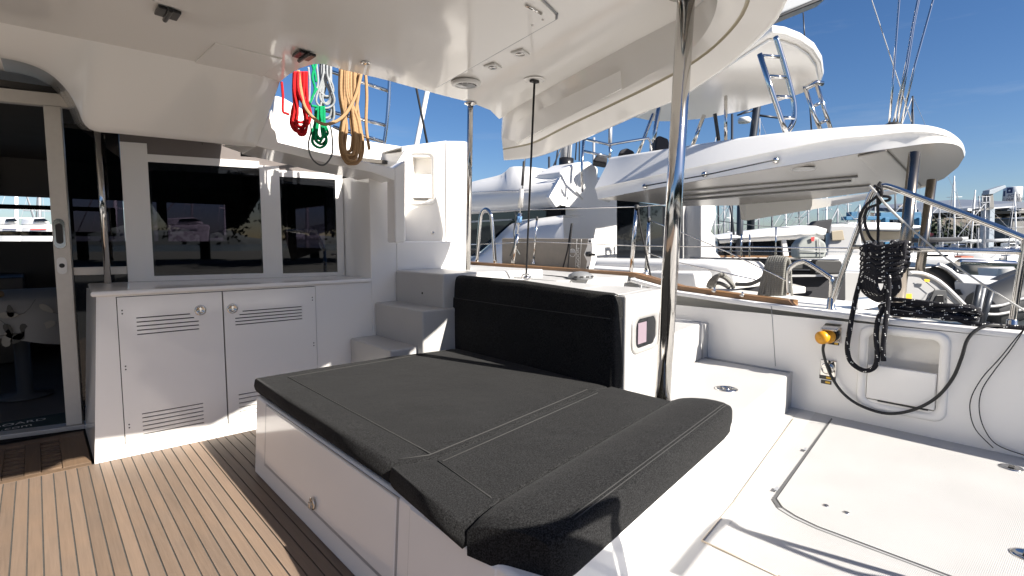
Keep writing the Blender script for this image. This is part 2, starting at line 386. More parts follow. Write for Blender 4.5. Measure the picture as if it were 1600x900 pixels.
def tag(o, label=None, cat=None, group=None, kind=None):
    for k, v in (('label', label), ('category', cat), ('group', group), ('kind', kind)):
        if v: o[k] = v
    return o
def thing(name, loc, label, cat, group=None):
    o = bpy.data.objects.new(name, None); COL.objects.link(o); o.location = loc; o.empty_display_size = 0.1
    return tag(o, label, cat, group)
def one(mb, name, m, label, cat, group=None, **k): return tag(mb.build(name, m, None, **k), label, cat, group)
def struct(mb, name, m, **k): return tag(mb.build(name, m, None, **k), kind='structure')
def lettering(txt, name, m, parent, o, u, v, size, lift=0.002):
    """flat letters: o = lower left corner, u = reading direction, v = up"""
    cu = bpy.data.curves.new('t', 'FONT'); cu.body = txt; cu.size = size
    ob = bpy.data.objects.new('t', cu); COL.objects.link(ob); bpy.context.view_layer.update()
    me = bpy.data.meshes.new_from_object(ob); bpy.data.objects.remove(ob)
    u, v = Vector(u).normalized(), Vector(v).normalized(); w = u.cross(v).normalized(); org = root_loc(parent)
    for q in me.vertices: q.co = Vector(o) - org + u * q.co.x + v * q.co.y + w * lift
    me.materials.clear(); me.materials.append(m); me.name = name
    t = bpy.data.objects.new(name, me); COL.objects.link(t); t.parent = parent
    return t
def copy_tree(o, parent=None, depth=0):
    c = o.copy(); COL.objects.link(c)
    if parent is not None: c.parent = parent
    for ch in list(o.children): copy_tree(ch, c, depth + 1)
    return c
def rrect(w, h, r, n=5):
    out = []
    for cx, cy, a0 in ((w / 2 - r, h / 2 - r, 0), (-w / 2 + r, h / 2 - r, 90), (-w / 2 + r, -h / 2 + r, 180), (w / 2 - r, -h / 2 + r, 270)):
        for i in range(n + 1):
            a = R(a0 + 90 * i / n); out.append((cx + r * math.cos(a), cy + r * math.sin(a)))
    return out
V = Vector
ZUP = V((0, 0, 1))

# ================================================================== THE COCKPIT (own boat)
YC = 3.62                      # plane of the cabinet front
# ---- teak floor
mb = MB().box((-4.0, -2.5, -0.12), (1.66, YC + 0.02, -0.004))
floor = struct(mb, 'cockpit_floor', CAULK)
PW, SEAM = 0.0475, 0.0052
plank_me = None
i = 0; x = 1.62
while x > -1.25:
    if plank_me is None:
        b = MB().box((-PW / 2 + SEAM / 2, -2.3, -0.004), (PW / 2 - SEAM / 2, YC - 0.003, 0.0))
        ob = b.build('plank', TEAK, floor); plank_me = ob.data
    else:
        ob = bpy.data.objects.new('plank', plank_me); COL.objects.link(ob); ob.parent = floor
    ob.location.x = x - PW / 2; ob.location.z = random.uniform(-0.0006, 0.0006)
    x -= PW; i += 1

# ---- teak grating in the doorway
t = thing('teak_grating', (-0.3, 3.95, 0), 'dark brown slotted teak grating set in the doorway sill below the sliding door', 'grating')
gx0, gx1, gy0, gy1 = -1.15, 0.165, YC + 0.006, 4.33
MB().box((gx0, gy0 - 0.004, -0.2), (gx1 + 0.25, gy1 + 0.3, -0.05)).build('drain_tray', GAP, t)
MB().box((gx0, gy0, -0.05), (gx1, gy0 + 0.05, -0.002)).box((gx0, gy1 - 0.09, -0.05), (gx1, gy1, -0.002)).build('rim', TEAKD, t, bevel=0.003, seg=2)
cols = [(0.045, 0.165)]
cx = 0.045
while cx > gx0 + 0.13:
    cx -= 0.088; cols.append((cx - 0.066, cx)); cx -= 0.066
first = None; firsts = None
for k, (a, b_) in enumerate(cols):
    MB().box((a, gy0 + 0.052, -0.05), (b_, gy1 - 0.092, -0.002)).build('bar', TEAKD, t, bevel=0.002, seg=1)
    if k == 0: continue
    x0, x1 = b_, cols[k - 1][0]
    for j in range(7):
        y = gy0 + 0.09 + j * 0.072
        if firsts is None:
            s = MB().box((-0.0425, -0.021, -0.05), (0.0425, 0.021, -0.006)).build('slat', TEAKD, None, bevel=0.002, seg=1); firsts = s
        else:
            s = firsts.copy(); COL.objects.link(s)
        s.parent = t; s.location = V(((x0 + x1) / 2, y + 0.02, 0)) - t.location

# ---- storage cabinet with louvred doors
cab = thing('storage_cabinet', (1.0, 3.9, 0), 'white glossy locker with two louvred doors and a worktop below the windows', 'cabinet')
pL, pLb = onY(150, 457, YC), onY(148, 725, YC)
prof = [V((pLb.x, YC + 0.03, 0)), V((1.82, YC + 0.03, 0)), V((1.82, YC + 0.03, 0.905)), V((pL.x, YC + 0.03, 0.905))]
MB().prism(prof, (0, 0.70, 0)).build('carcass', GEL, cab)
d0, d1, d2, dz0, dz1 = 0.318, 0.838, 1.405, 0.075, 0.895
fr = MB()
fr.prism([V((pLb.x, YC, 0)), V((d0 - 0.004, YC, 0)), V((d0 - 0.004, YC, 0.905)), V((pL.x, YC, 0.905))], (0, 0.03, 0))
fr.box((d0 - 0.004, YC, 0), (1.82, YC + 0.03, dz0 - 0.004)); fr.box((d0 - 0.004, YC, dz1 + 0.004), (1.82, YC + 0.03, 0.905))
fr.box((d2 + 0.004, YC, dz0 - 0.004), (1.82, YC + 0.03, dz1 + 0.004))
fr.build('face_frame', GEL, cab)
MB().box((d0 - 0.004, YC + 0.022, dz0 - 0.004), (d2 + 0.004, YC + 0.0295, dz1 + 0.004)).build('door_recess', GAP, cab)
bkA, bkN = V((0.2, 4.4, 0)), V((0.34, 1.6, 0))
def bkY(x): return 4.4 - (x - 0.2) * 0.2125
MB().prism([V((0.205, YC - 0.018, 0.905)), V((1.82, YC - 0.018, 0.905)), V((1.82, bkY(1.82), 0.905)), V((0.24, bkY(0.24), 0.905))], (0, 0, 0.028)).build('worktop', GEL, cab, bevel=0.012)
def louvre_door(x0, x1, groups, latch, hinge_x, tilt):
    us = {0, x1 - x0}; vs = {0, dz1 - dz0}; rects = []
    for (xa, xb, z) in groups:
        a, b_, c = xa - x0, xb - x0, z - dz0
        us |= {round(a, 4), round(b_, 4)}; vs |= {round(c - 0.0032, 4), round(c + 0.0032, 4)}; rects.append((round(a, 4), round(b_, 4), round(c - 0.0032, 4), round(c + 0.0032, 4)))
    us, vs = sorted(us), sorted(vs); holes = set()
    for (a, b_, c0, c1) in rects:
        for i in range(len(us) - 1):
            if us[i] >= a - 1e-6 and us[i + 1] <= b_ + 1e-6:
                for j in range(len(vs) - 1):
                    if vs[j] >= c0 - 1e-6 and vs[j + 1] <= c1 + 1e-6: holes.add((i, j))
    y = YC - 0.004
    m = MB().gridplate((x0, y, dz0), (1, 0, 0), (0, 0, 1), us, vs, holes, 0.02)
    w, h = x1 - x0, dz1 - dz0
    for a, b_ in (((0, 0), (w, 0)), ((w, 0), (w, h)), ((w, h), (0, h)), ((0, h), (0, 0))):
        p, q = V((x0 + a[0], y, dz0 + a[1])), V((x0 + b_[0], y, dz0 + b_[1]))
        m.add([p, q, q + V((0, 0.02, 0)), p + V((0, 0.02, 0))], [(0, 1, 2, 3)])
    d = m.build('door', GEL, cab)
    for (xa, xb, z) in groups:
        q = MB().box((xa, y + 0.012, z - 0.0032), (xb, y + 0.0135, z + 0.0032)).build('vent_slot', GAP, d)
    l = onY(*latch, y)
    MB().lathe(l, (0, -1, 0), [(0.031, 0), (0.031, 0.004), (0.026, 0.007), (0.020, 0.006), (0.018, 0.002), (0.0, 0.002)], 28).obox(l + V((0, -0.006, 0)), (1, 0, 0), (0, 1, 0), (0, 0, 1), 0.010, 0.008, 0.03).build('latch', STEEL, d)
    sc = MB()
    for z in (dz0 + 0.09, dz0 + 0.42, dz0 + 0.73):
        for dz in (0.0, 0.018):
            sc.lathe((hinge_x, y - 0.0003, z + dz), (0, -1, 0), [(0.004, 0), (0.004, 0.001), (0.0, 0.0012)], 8)
    tag(sc.build('hinge_screws', GAP, d), kind='stuff')
    return d
def xz(px, py): p = onY(px, py, YC - 0.004); return p.x, p.z
g = []
xa, za = xz(213, 497); xb, zb = xz(213, 523)
for k in range(5): g.append((xa, xz((298, 304, 311, 311, 311)[k], 503)[0], za + (zb - za) * k / 4))
xa, za = xz(222, 647); xb, zb = xz(222, 679); xe = xz(318, 640)[0]
for k in range(6): g.append((xa, xe, za + (zb - za) * k / 5))
louvre_door(d0, d1 - 0.004, g, (313, 484.5), d0 + 0.02, 0)
g = []
xe, z1_ = xz(472, 479); _, z5 = xz(472, 498)
for k in range(5): g.append((xz((379, 374, 367, 367, 367)[k], 487)[0], xe, z1_ + (z5 - z1_) * k / 4))
xa, za = xz(373, 617); xb, zb = xz(374, 650)
for k in range(6): g.append((xa, xe, za + (zb - za) * k / 5))
louvre_door(d1 + 0.004, d2, g, (363, 482), d2 - 0.02, 0)

# ---- aft bulkhead with two smoked windows
bk = thing('bulkhead', (1.0, bkY(1.0), 0.93), 'white saloon bulkhead holding two large smoked windows above the locker', 'wall')
bu = V((1.6, -0.34, 0)).normalized(); bn = V((bkN.x, bkN.y, 0)).normalized()
def bp(px, py, off=0.0): return onP(px, py, bkA - bn * off, bn)
O = bkA + V((0, 0, 0))
def buv(p): q = p - O; return q.dot(bu), q.z
def bpt(u, z, off=0.0): return O + bu * u + ZUP * z - bn * off
U0, U1 = buv(bp(192, 300))[0], buv(bp(536, 350))[0]
wins = [(buv(bp(236, 340))[0], buv(bp(408, 340))[0], 0.968, 1.722), (buv(bp(439, 350))[0], buv(bp(525, 350))[0], 0.962, 1.672)]
us = [U0, wins[0][0], wins[0][1], wins[1][0], wins[1][1], U1]
m = MB()
ztop = 2.02
m_b = lambda a, b_, c, d, off=0.012, th=0.03: MB().add([bpt(a, c, off), bpt(b_, c, off), bpt(b_, d, off), bpt(a, d, off), bpt(a, c, off - th), bpt(b_, c, off - th), bpt(b_, d, off - th), bpt(a, d, off - th)], [(0, 1, 2, 3), (5, 4, 7, 6), (4, 5, 1, 0), (5, 6, 2, 1), (6, 7, 3, 2), (7, 4, 0, 3)])
for (a, b_, c, d) in ((us[0], us[1], 0.934, 1.84), (us[2], us[3], 0.934, 1.745), (us[4], us[5], 0.934, 1.705), (us[1], us[2], 0.934, wins[0][2]), (us[3], us[4], 0.934, wins[1][2]), (us[1], us[2], wins[0][3], 1.772), (us[3], us[4], wins[1][3], 1.718)):
    q = m_b(a, b_, c, d); m.add(q.v, q.f)
m.build('window_surround', PANEL, bk)
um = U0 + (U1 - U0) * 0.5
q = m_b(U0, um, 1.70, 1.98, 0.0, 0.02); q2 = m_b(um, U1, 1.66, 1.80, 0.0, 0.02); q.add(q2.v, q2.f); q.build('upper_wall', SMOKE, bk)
for wi, (a, b_, c, d) in enumerate(wins):
    w = m_b(a + 0.0005, b_ - 0.0005, c + 0.0005, d - 0.0005, 0.004, 0.005).build('window', TINT, bk)
    edge = MB()
    for (p, q_, r_, s_) in ((a, a + 0.012, c, d), (b_ - 0.012, b_, c, d), (a + 0.012, b_ - 0.012, c, c + 0.02), (a + 0.012, b_ - 0.012, d - 0.05, d)):
        q = m_b(p, q_, r_, s_, 0.0055, 0.001); edge.add(q.v, q.f)
    edge.build('black_edge', NIGHT, w)
    mu = buv(bp((388, 457)[wi], 350))[0]
    q = m_b(mu - 0.028, mu + 0.028, c, d, -0.03, 0.03); q.build('mullion', BROWN, w)
    q = m_b(a, b_, c + 0.022, c + 0.075, -0.04, 0.02); q.build('inner_sill', BROWN, w)

# fixed glass between door and windows, sliding door, header
dr = thing('sliding_door', (0.1, 4.42, 0), 'beige framed sliding saloon door standing open, with steel handle recess and lock', 'door')
def bbox_(a, b_, c, d, off, th): return m_b(a, b_, c, d, off, th)
ua, ub = buv(bp(69, 165))[0], buv(bp(97, 180))[0]
bbox_(ua, ub, 0.03, 2.02, 0.03, 0.05).build('stile', FRAME, dr, bevel=0.004)
bbox_(ub + 0.003, U0 - 0.004, 0.985, 1.035, 0.005, 0.04).build('mid_rail', FRAME, dr, bevel=0.003)
bbox_(ub + 0.003, U0 - 0.004, 1.036, 1.93, -0.005, 0.006).build('upper_pane', TINT, dr)
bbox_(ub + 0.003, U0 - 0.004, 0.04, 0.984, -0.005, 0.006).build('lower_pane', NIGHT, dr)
bbox_(-1.3, ub + 0.30, 2.022, 2.10, 0.02, 0.06).build('head_rail', FRAME, dr, bevel=0.004)
bbox_(-1.3, ub + 0.1, 0.0, 0.028, 0.05, 0.10).build('sill', ALU, dr, bevel=0.003)
hc = bp(93, 365, 0.031); lc = bp(97, 415, 0.031)
def plate_on(mbx, c, w, h, r, th, u=bu, n=-bn):
    pts = [c + u * a + ZUP * b_ for a, b_ in rrect(w, h, r)]
    return mbx.prism(pts, n * th)
hd = plate_on(MB(), hc, 0.058, 0.185, 0.028, 0.004).build('handle', STEEL, dr, bevel=0.0015, seg=2)
plate_on(MB(), hc - bn * 0.0042, 0.036, 0.125, 0.017, 0.0008).build('finger_recess', GAP, hd)
lk = plate_on(MB(), lc, 0.05, 0.105, 0.024, 0.003).build('lock', WHITEP, dr, bevel=0.001, seg=2)
MB().lathe(lc - bn * 0.003, -bn, [(0.014, 0), (0.014, 0.002), (0, 0.002)], 16).build('keyhole', GAP, lk)

# ---- steps, wall block and moulded console on the starboard side
st = thing('staircase', (2.2, 3.3, 0), 'white moulded steps climbing from the cockpit to the side deck', 'stairs')
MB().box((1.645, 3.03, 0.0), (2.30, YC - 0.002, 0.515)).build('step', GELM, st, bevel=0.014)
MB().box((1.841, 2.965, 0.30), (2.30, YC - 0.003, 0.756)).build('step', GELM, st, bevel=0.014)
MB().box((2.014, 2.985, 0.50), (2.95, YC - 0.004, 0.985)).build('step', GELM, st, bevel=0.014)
c = onX(660, 458, 2.0135); MB().lathe(c, (-1, 0, 0), [(0.008, 0), (0.008, 0.003), (0, 0.004)], 12).build('courtesy_light', GAP, st)

con = thing('moulded_console', (2.3, 3.9, 0), 'white moulded console with a pocket niche beside the top of the steps', 'console')
MB().box((1.821, YC, 0), (2.03, 4.4, 1.685)).build('wall_block', GEL, con, bevel=0.008)
MB().box((2.031, YC + 0.001, 0.3), (2.66, 4.4, 1.20)).build('lower_block', GEL, con, bevel=0.012)
# small set-back foot left of the niche wall
MB().box((2.032, YC + 0.01, 1.2), (2.12, 4.3, 1.36)).build('foot_block', GEL, con, bevel=0.012)
pa, pb_ = onY(617, 262, 3.70), onY(640, 232, 3.95)
NP, NU, NN = V((2.11, 4.12, 0)), V((0.75, -0.6614, 0)), V((-0.6614, -0.75, 0))      # niche panel faces aft and inboard
def npx(px, py): return onP(px, py, NP, NN)
def nuv(px, py): q = npx(px, py) - NP; return q.dot(NU), q.z
def npt(u, z, off=0.0): return NP + NU * u + ZUP * z + NN * off
u0, u1 = nuv(629, 300)[0], nuv(699, 300)[0]
nu0, nz0 = nuv(645, 311); nu1, nz1 = nuv(674, 245); nzm = nuv(660, 273)[1]
zl, zr = nuv(632, 231)[1], nuv(699, 222)[1]; zt0 = min(zl, zr) - 0.01
us = [0, nu0 - u0, nu1 - u0, u1 - u0]; vs = [0, nz0 - 1.195, nzm - 1.195, nz1 - 1.195, zt0 - 1.195]
m = MB().gridplate(npt(u0, 1.195), NU, (0, 0, 1), us, vs, {(1, 1), (1, 2)}, 0.11)
m.add([npt(u0, zt0), npt(u1, zt0), npt(u1, zr), npt(u0, zl)], [(0, 1, 2, 3)])
m.build('niche_panel', GEL, con)
def nbox(a, b_, z0, z1, o0, o1): return MB().prism([npt(a, z0, o0), npt(b_, z0, o0), npt(b_, z1, o0), npt(a, z1, o0)], NN * (o1 - o0))
nbox(nu0, nu1, nz0 - 0.01, nz1 + 0.01, -0.112, -0.10).build('niche_back', GEL, con)
nbox(nu0 + 0.004, nu1 - 0.004, nz0 + 0.006, nzm, -0.012, 0.012).build('niche_flap', GEL, con, bevel=0.006)
nbox(nu0 + 0.012, nu1 - 0.03, nz0 - 0.006, nz0 + 0.004, 0.0005, 0.014).build('flap_gap', GAP, con)
MB().tube([npt((nu0 + nu1) / 2 + a, (nz0 + nz1) / 2 + b_, 0.004) for a, b_ in rrect(nu1 - nu0 + 0.055, nz1 - nz0 + 0.07, 0.05, 6)], 0.012, 8, closed=True).build('niche_rim', GEL, con)
MB().lathe(npx(676, 364), NN, [(0.014, 0), (0.014, 0.004), (0.008, 0.006), (0, 0.006)], 16).build('drain', STEEL, con)
MB().loft([[onY(x_, y_, 3.66) for x_, y_ in ((617, 372), (617, 300), (618, 258))], [onY(x_, y_, 3.70) for x_, y_ in ((630, 372), (630, 300), (632, 236))], [npx(x_, y_) for x_, y_ in ((629.5, 376), (630, 300), (633, 232))]]).build('lit_return', GEL, con)
PE = npt(u1, 0)
ZC = max(zl, zr) + 0.002
MB().prism([npt(u0, 0, -0.114) + ZUP * 1.19, npt(u1, 0, -0.114) + ZUP * 1.19, V((2.70, 4.35, 1.19)), V((npt(u0, 0).x, 4.35, 1.19))], (0, 0, zt0 - 1.19)).build('core', GEL, con)
# rounded outboard flank
def flank(zs):
    rows = []
    for z in zs:
        lean = 0.05 * (1.2 - z) if z > 1.2 else 0
        ys = [PE.y + 0.0, PE.y - 0.035, PE.y - 0.06, 3.63, 3.612, 3.616, 3.66, 3.80, 4.35]
        xs = [PE.x - 0.012, PE.x + 0.03, PE.x + 0.06, 2.665, 2.69, 2.715, 2.728, 2.73, 2.73]
        rows.append([V((x_, y_, z)) for x_, y_ in zip(xs, ys)])
    return rows
zs = [0.9, 1.2, 1.4, 1.6, 1.8, zr - 0.045, zr - 0.004]
fl = MB().loft(flank(zs))
last = flank([zr - 0.004])[0]
cap = [V((p.x * 0.9 + 2.64 * 0.1, p.y * 0.9 + 4.0 * 0.1, zr + 0.012)) for p in last]
fl.loft([last, cap, [V((2.66, 4.0 if p.y > 3.8 else 3.9, zr + 0.018)) for p in last]])
fl.build('flank', GEL, con)
MB().prism([npt(u0, zl, 0.001), npt(u1, zr, 0.001), V((2.66, 4.35, zr)), V((npt(u0, 0).x, 4.35, zl))], (0, 0, 0.012)).build('top_cap', GEL, con, bevel=0.006)

# ---- flybridge overhang
CZ0, CK, CR = 2.233, 0.074, 0.08
CN = V((CK, CR, 1))
def onC(px, py): return onP(px, py, (0, 3.4, CZ0), CN)
def cz(x, y=3.4): return CZ0 - CK * x - CR * (y - 3.4)
fly = thing('flybridge_overhang', (0.5, 2.2, 2.3), 'white glossy flybridge overhang roofing the cockpit, with hatch and downlights', 'roof')
hdr = [onC(*p) for p in ((0, 35), (60, 47), (125, 60), (190, 73), (260, 87), (330, 101), (400, 114), (437, 128))]
opening = [onC(*p) for p in ((452, 116), (470, 106), (490, 100), (505, 100), (540, 110), (600, 124), (680, 146), (735, 160), (766, 172), (780, 186))]
c0 = [onC(*p) for p in ((786, 183), (800, 172), (850, 142), (900, 115), (975, 74), (1020, 50), (1057, 31), (1085, 14), (1105, -6), (1112, -30))]
aft = [V((a, b_, cz(a, b_))) for a, b_ in ((1.42, 0.69), (0.78, 0.70), (0.70, 0.58), (-3.6, 0.55))]
hdr_port = V((-3.6, 3.62, cz(-3.6, 3.62)))
outline = [hdr_port] + hdr + opening + c0 + aft
MB().prism(outline, (0, 0, 0.035)).build('ceiling', GELC, fly)
# sloping header with the arch over the door
YH = 3.70
low = [onY(0, 88, YH), onY(30, 94, YH), onY(60, 104, YH), onY(86, 120, YH), onY(108, 144, YH), onY(122, 170, YH), onY(130, 189, YH), onY(146, 203, YH)]
pB = V((1.06, 3.46, 0)); nB = V((0.06, 0.998, 0)).normalized()
low_r = [onY(190, 208, YH), onY(260, 215, YH), onY(330, 222, YH), onP(400, 229, pB, nB)]
lowall = low + low_r
def resample(pts, n):
    L = [0]
    for a, b_ in zip(pts, pts[1:]): L.append(L[-1] + (b_ - a).length)
    out = []
    for i in range(n):
        s = L[-1] * i / (n - 1); k = 0
        while k < len(L) - 2 and L[k + 1] < s: k += 1
        f = (s - L[k]) / max(1e-9, L[k + 1] - L[k]); out.append(pts[k].lerp(pts[k + 1], min(1, max(0, f))))
    return out
def xmatch(pts, src):
    """points of a polyline at the x of the source points, stretched to the same ends"""
    out = []
    for p in src:
        f = (p.x - src[0].x) / (src[-1].x - src[0].x); xx = pts[0].x + f * (pts[-1].x - pts[0].x)
        for a, b_ in zip(pts, pts[1:]):
            if a.x - 1e-6 <= xx <= b_.x + 1e-6:
                out.append(a.lerp(b_, (xx - a.x) / max(1e-9, b_.x - a.x))); break
        else: out.append(pts[-1].copy())
    return out
N_ = 60
lowd = resample(spline(lowall, 6), N_)
topd = xmatch(hdr, lowd)
rows = []
for f in (0, 0.03, 0.25, 0.5, 0.75, 0.93):
    rows.append([a.lerp(b_, f) + V((0, -0.012, 0)) * math.sin(f * math.pi) for a, b_ in zip(topd, lowd)])
lip = [p + V((0, 0.035, -0.004)) for p in lowd]
rows += [[p.lerp(q, 0.35) + V((0, -0.003, 0)) for p, q in zip(lowd, lip)], [p + V((0, 0.03, 0.0)) for p in lowd], [p + V((0, 0.06, 0.010)) for p in lowd]]
back = []
for p in lowd:
    back.append(V((p.x, max(p.y + 0.07, bkY(p.x) - 0.012), p.z + 0.10)))
rows.append(back)
rows.append([V((p.x, p.y + 0.02, 2.45)) for p in back])
MB().loft(rows).build('header', GELC, fly)
ea, eb, ec = rows[0][-1], lowd[-1], back[-1]
MB().add([ea, eb, V((eb.x, eb.y + 0.3, eb.z)), ec, ec + V((0, 0.05, 0.5)), ea + V((0, 0.3, 0.4))], [(0, 1, 2, 3, 4, 5)]).add([ea, ea + V((0, 0.05, 0.3)), ec + V((0.02, 0.05, 0.5)), ec], [(0, 1, 2, 3)]).build('header_end', GELC, fly)
# port half of the header, outside the picture
MB().loft([[V((-3.6, 3.62, cz(-3.6, 3.62))), hdr[0]], [V((-3.6, 3.80, 2.16)), lowd[0]], [V((-3.6, 5.2, 2.26)), back[0]]]).build('header_port', GELC, fly)
# raised hatch lid in the ceiling
hatch = [onC(*p) for p in ((240, -2), (262, 5), (475, 72), (672, 134), (682, 134), (868, 27), (868, 20), (838, -10), (700, -160), (420, -160))]
hc_ = sum(hatch, V()) / len(hatch)
MB().prism([p + (p - hc_).normalized() * 0.009 - V((0, 0, 0.0005)) for p in hatch], (0, 0, -0.003)).build('hatch_seal', MASTG, fly)
for a, b_, r_ in ((0, 3, 0.0028), (4, 6, 0.0065), (6, 8, 0.004)):
    MB().tube([p + (p - hc_).normalized() * 0.006 - V((0, 0, 0.003)) for p in hatch[a:b_ + 1]], r_, 6).build('hatch_joint', MASTG, fly)
lid = MB().prism([p - V((0, 0, 0.001)) for p in hatch], (0, 0, -0.012)).build('ceiling_hatch', GELC, fly, bevel=0.003, seg=2)
dn = V((0, 0, -1))
for (px, py) in ((262, 16), (475, 83)):
    p = onC(px, py) - V((0, 0, 0.012)); ux = (onC(475, 72) - onC(262, 5)).normalized(); uy = ux.cross(dn).normalized()
    h = MB()
    h.obox(p + ux * 0.026, uy, ux, dn, 0.105, 0.036, 0.014); h.obox(p - ux * 0.026, uy, ux, dn, 0.105, 0.036, 0.014); h.tube([p - uy * 0.075 + dn * 0.010, p + uy * 0.075 + dn * 0.010], 0.011, 10)
    h.build('hinge', BLACK, lid, bevel=0.003, seg=2)
p = onC(571, 94) - V((0, 0, 0.013)); MB().lathe(p, dn, [(0.027, 0), (0.027, 0.004), (0.02, 0.007), (0.018, 0.003), (0.0, 0.003)], 24).obox(p + dn * 0.004, (1, 0, 0), (0, 1, 0), dn, 0.012, 0.03, 0.006).build('latch', STEEL, lid)
lp = MB()
for q in ((832, 35), (848, 26)): lp.lathe(onC(*q) - V((0, 0, 0.0131)), dn, [(0.006, 0), (0.006, 0.002), (0, 0.002)], 10)
lp.build('screws', STEEL, lid)
a, b_ = onC(822, 2) - V((0, 0, 0.016)), onC(846, 15) - V((0, 0, 0.016)); MB().tube([a, b_], 0.008, 8).build('stay_bar', STEEL, lid)
MB().prism([onC(*p) - V((0, 0, 0.0005)) for p in ((300, 100), (336, 66), (441, 91), (402, 124))], (0, 0, -0.007)).build('access_panel', GELC, fly, bevel=0.003, seg=2)
for k, (px, py) in enumerate(((770, 103), (813, 82))):
    p = onC(px, py); l = MB().obox(p - V((0, 0, 0.005)), (0.97, 0.24, -CK), (-0.24, 0.97, 0), (0, 0, 1), 0.075, 0.075, 0.010).build('downlight', WHITEP, fly, bevel=0.004, seg=2)
    MB().lathe(p - V((0, 0, 0.0101)), dn, [(0.024, 0), (0.024, 0.002), (0, 0.001)], 20).build('lens', STEEL, l)
p = onC(728, 129); sp = MB().lathe(p, dn, [(0.088, 0), (0.088, 0.012), (0.078, 0.018), (0.066, 0.019), (0.064, 0.014), (0.0, 0.014)], 36).build('loudspeaker', WHITEP, fly)
MB().lathe(p + dn * 0.0142, dn, [(0.062, 0), (0.058, 0.004), (0.02, 0.006), (0.018, 0.009), (0, 0.010)], 30).build('grille', GELGL, sp)
for k in range(5):
    an = R(200 + k * 28); MB().obox(p + dn * 0.0193 + V((math.cos(an), math.sin(an), 0)) * 0.060, (-math.sin(an), math.cos(an), 0), (math.cos(an), math.sin(an), 0), dn, 0.022, 0.006, 0.002).build('slit', GAP, sp)
p = onC(835, 125); MB().lathe(p + V((0, 0, 0.002)), dn, [(0.065, 0.001), (0.06, 0.006), (0.05, 0.006), (0.035, -0.001), (0, -0.001)], 24).build('line_guide', GELC, fly)
MB().obox(p - V((0, 0, 0.008)), (1, 0, 0), (0, 1, 0), ZUP, 0.055, 0.03, 0.016).build('fairlead', BLACK, fly, bevel=0.004, seg=2)
# outboard skirt
def skirt_line(px, dl): return [onP(a, b_, (0, 3.4, CZ0 + d_), CN) for (a, b_), d_ in zip(px, dl)]
s1 = skirt_line(((784, 214), (815, 220), (870, 192), (920, 166), (972, 140), (1015, 116), (1052, 96), (1085, 72), (1106, 45), (1118, 18), (1122, -10)), (-.13, -.19, -.19, -.185, -.175, -.165, -.155, -.145, -.135, -.125, -.12))
s2 = skirt_line(((786, 232), (832, 222), (880, 198), (930, 174), (990, 145), (1051, 114), (1080, 97), (1110, 75), (1140, 45), (1160, 15), (1170, -20)), (-.20, -.21, -.21, -.21, -.20, -.195, -.19, -.18, -.17, -.16, -.15))
s3 = skirt_line(((787, 250), (835, 245), (890, 225), (950, 199), (1000, 177), (1050, 157), (1095, 130), (1140, 98), (1180, 62), (1210, 30), (1235, -20)), (-.27, -.285, -.285, -.27, -.26, -.25, -.24, -.23, -.215, -.20, -.19))
K = 40
d0_, d1_, d2_, d3_ = (resample(spline(q, 5), K) for q in (c0, s1, s2, s3))
out_ = [p + V((0.05, 0.02, 0.10)) for p in d3_]; out2 = [p + V((0.03, 0.03, 0.28)) for p in d3_]; out3 = [p + V((0, 0, 0.10)) for p in d0_]
lo = [p + V((0.02, 0, 0.0)) for p in d3_]
g1 = [p + V((0.003, 0, 0.012)) for p in d2_]; g2 = [p.lerp(q, 0.09) + V((0.004, 0, 0.010)) for p, q in zip(d2_, d3_)]; g3 = [p.lerp(q, 0.12) for p, q in zip(d2_, d3_)]
mid12 = [p.lerp(q, 0.5) - V((0, 0, 0.004)) for p, q in zip(d1_, d2_)]
near3 = [p.lerp(q, 0.88) for p, q in zip(d2_, d3_)]
MB().loft([d0_, d1_]).build('skirt_inner', GELC, fly)
MB().loft([d1_, mid12, d2_]).build('skirt_chamfer', GELC, fly)
MB().loft([d2_, g1, g2, g3]).build('skirt_groove', TRIM, fly)
MB().loft([g3, near3, d3_, lo, out_, out2, out3]).build('skirt_lip', GELC, fly)
e = [d0_[0], d1_[0], d2_[0], d3_[0], out_[0], out2[0], out3[0]]
cc = sum(e, V()) / len(e); MB().add(e + [cc + V((0, 0.03, 0))], [(i, (i + 1) % 7, 7) for i in range(7)], True).build('skirt_end', GELC, fly)
pk = [d0_[i].lerp(d1_[i], f) - V((0.004, 0, 0.004)) for i, f in ((1, 0.35), (20, 0.35), (21, 0.9), (2, 0.93))]
q_ = skirt_line(((806, 190), (970, 109), (972, 138), (806, 224)), (-.083, -.088, -.168, -.192))
MB().prism([p + (EYE - p).normalized() * 0.022 for p in q_], (0.02, 0.02, 0.0)).build('skirt_panel', GELC, fly, bevel=0.002, seg=2)
# beam under the flybridge side (lit) and the side moulding behind the ropes
beam = [onP(*p, pB, nB) for p in ((400, 228), (408, 205), (425, 170), (434, 222), (500, 238), (560, 250), (617, 263), (617, 282), (581, 269), (520, 257), (460, 242))]
MB().prism(beam, nB * 0.40).build('side_beam', GEL, fly, bevel=0.008)
MB().prism([onP(*p, pB - nB * 0.004, nB) for p in ((616.5, 262), (634, 250), (633, 379), (617.5, 379))], nB * 0.13).build('corner_post', GEL, fly, bevel=0.012)
pS = V((1.3, 4.35, 0)); sm_ = [onP(*p, pS, nB) for p in ((430, 148), (445, 153), (470, 168), (500, 188), (526, 202), (562, 218), (600, 224), (652, 232), (652, 275), (520, 262), (420, 240))]
MB().prism(sm_, nB * 0.12).build('side_moulding', GEL, fly, bevel=0.02)
# upper deck of the flybridge so the roof has a body
MB().box((-3.6, 3.9, 2.46), (1.15, 9.0, 2.52)).build('upper_deck', GELM, fly)

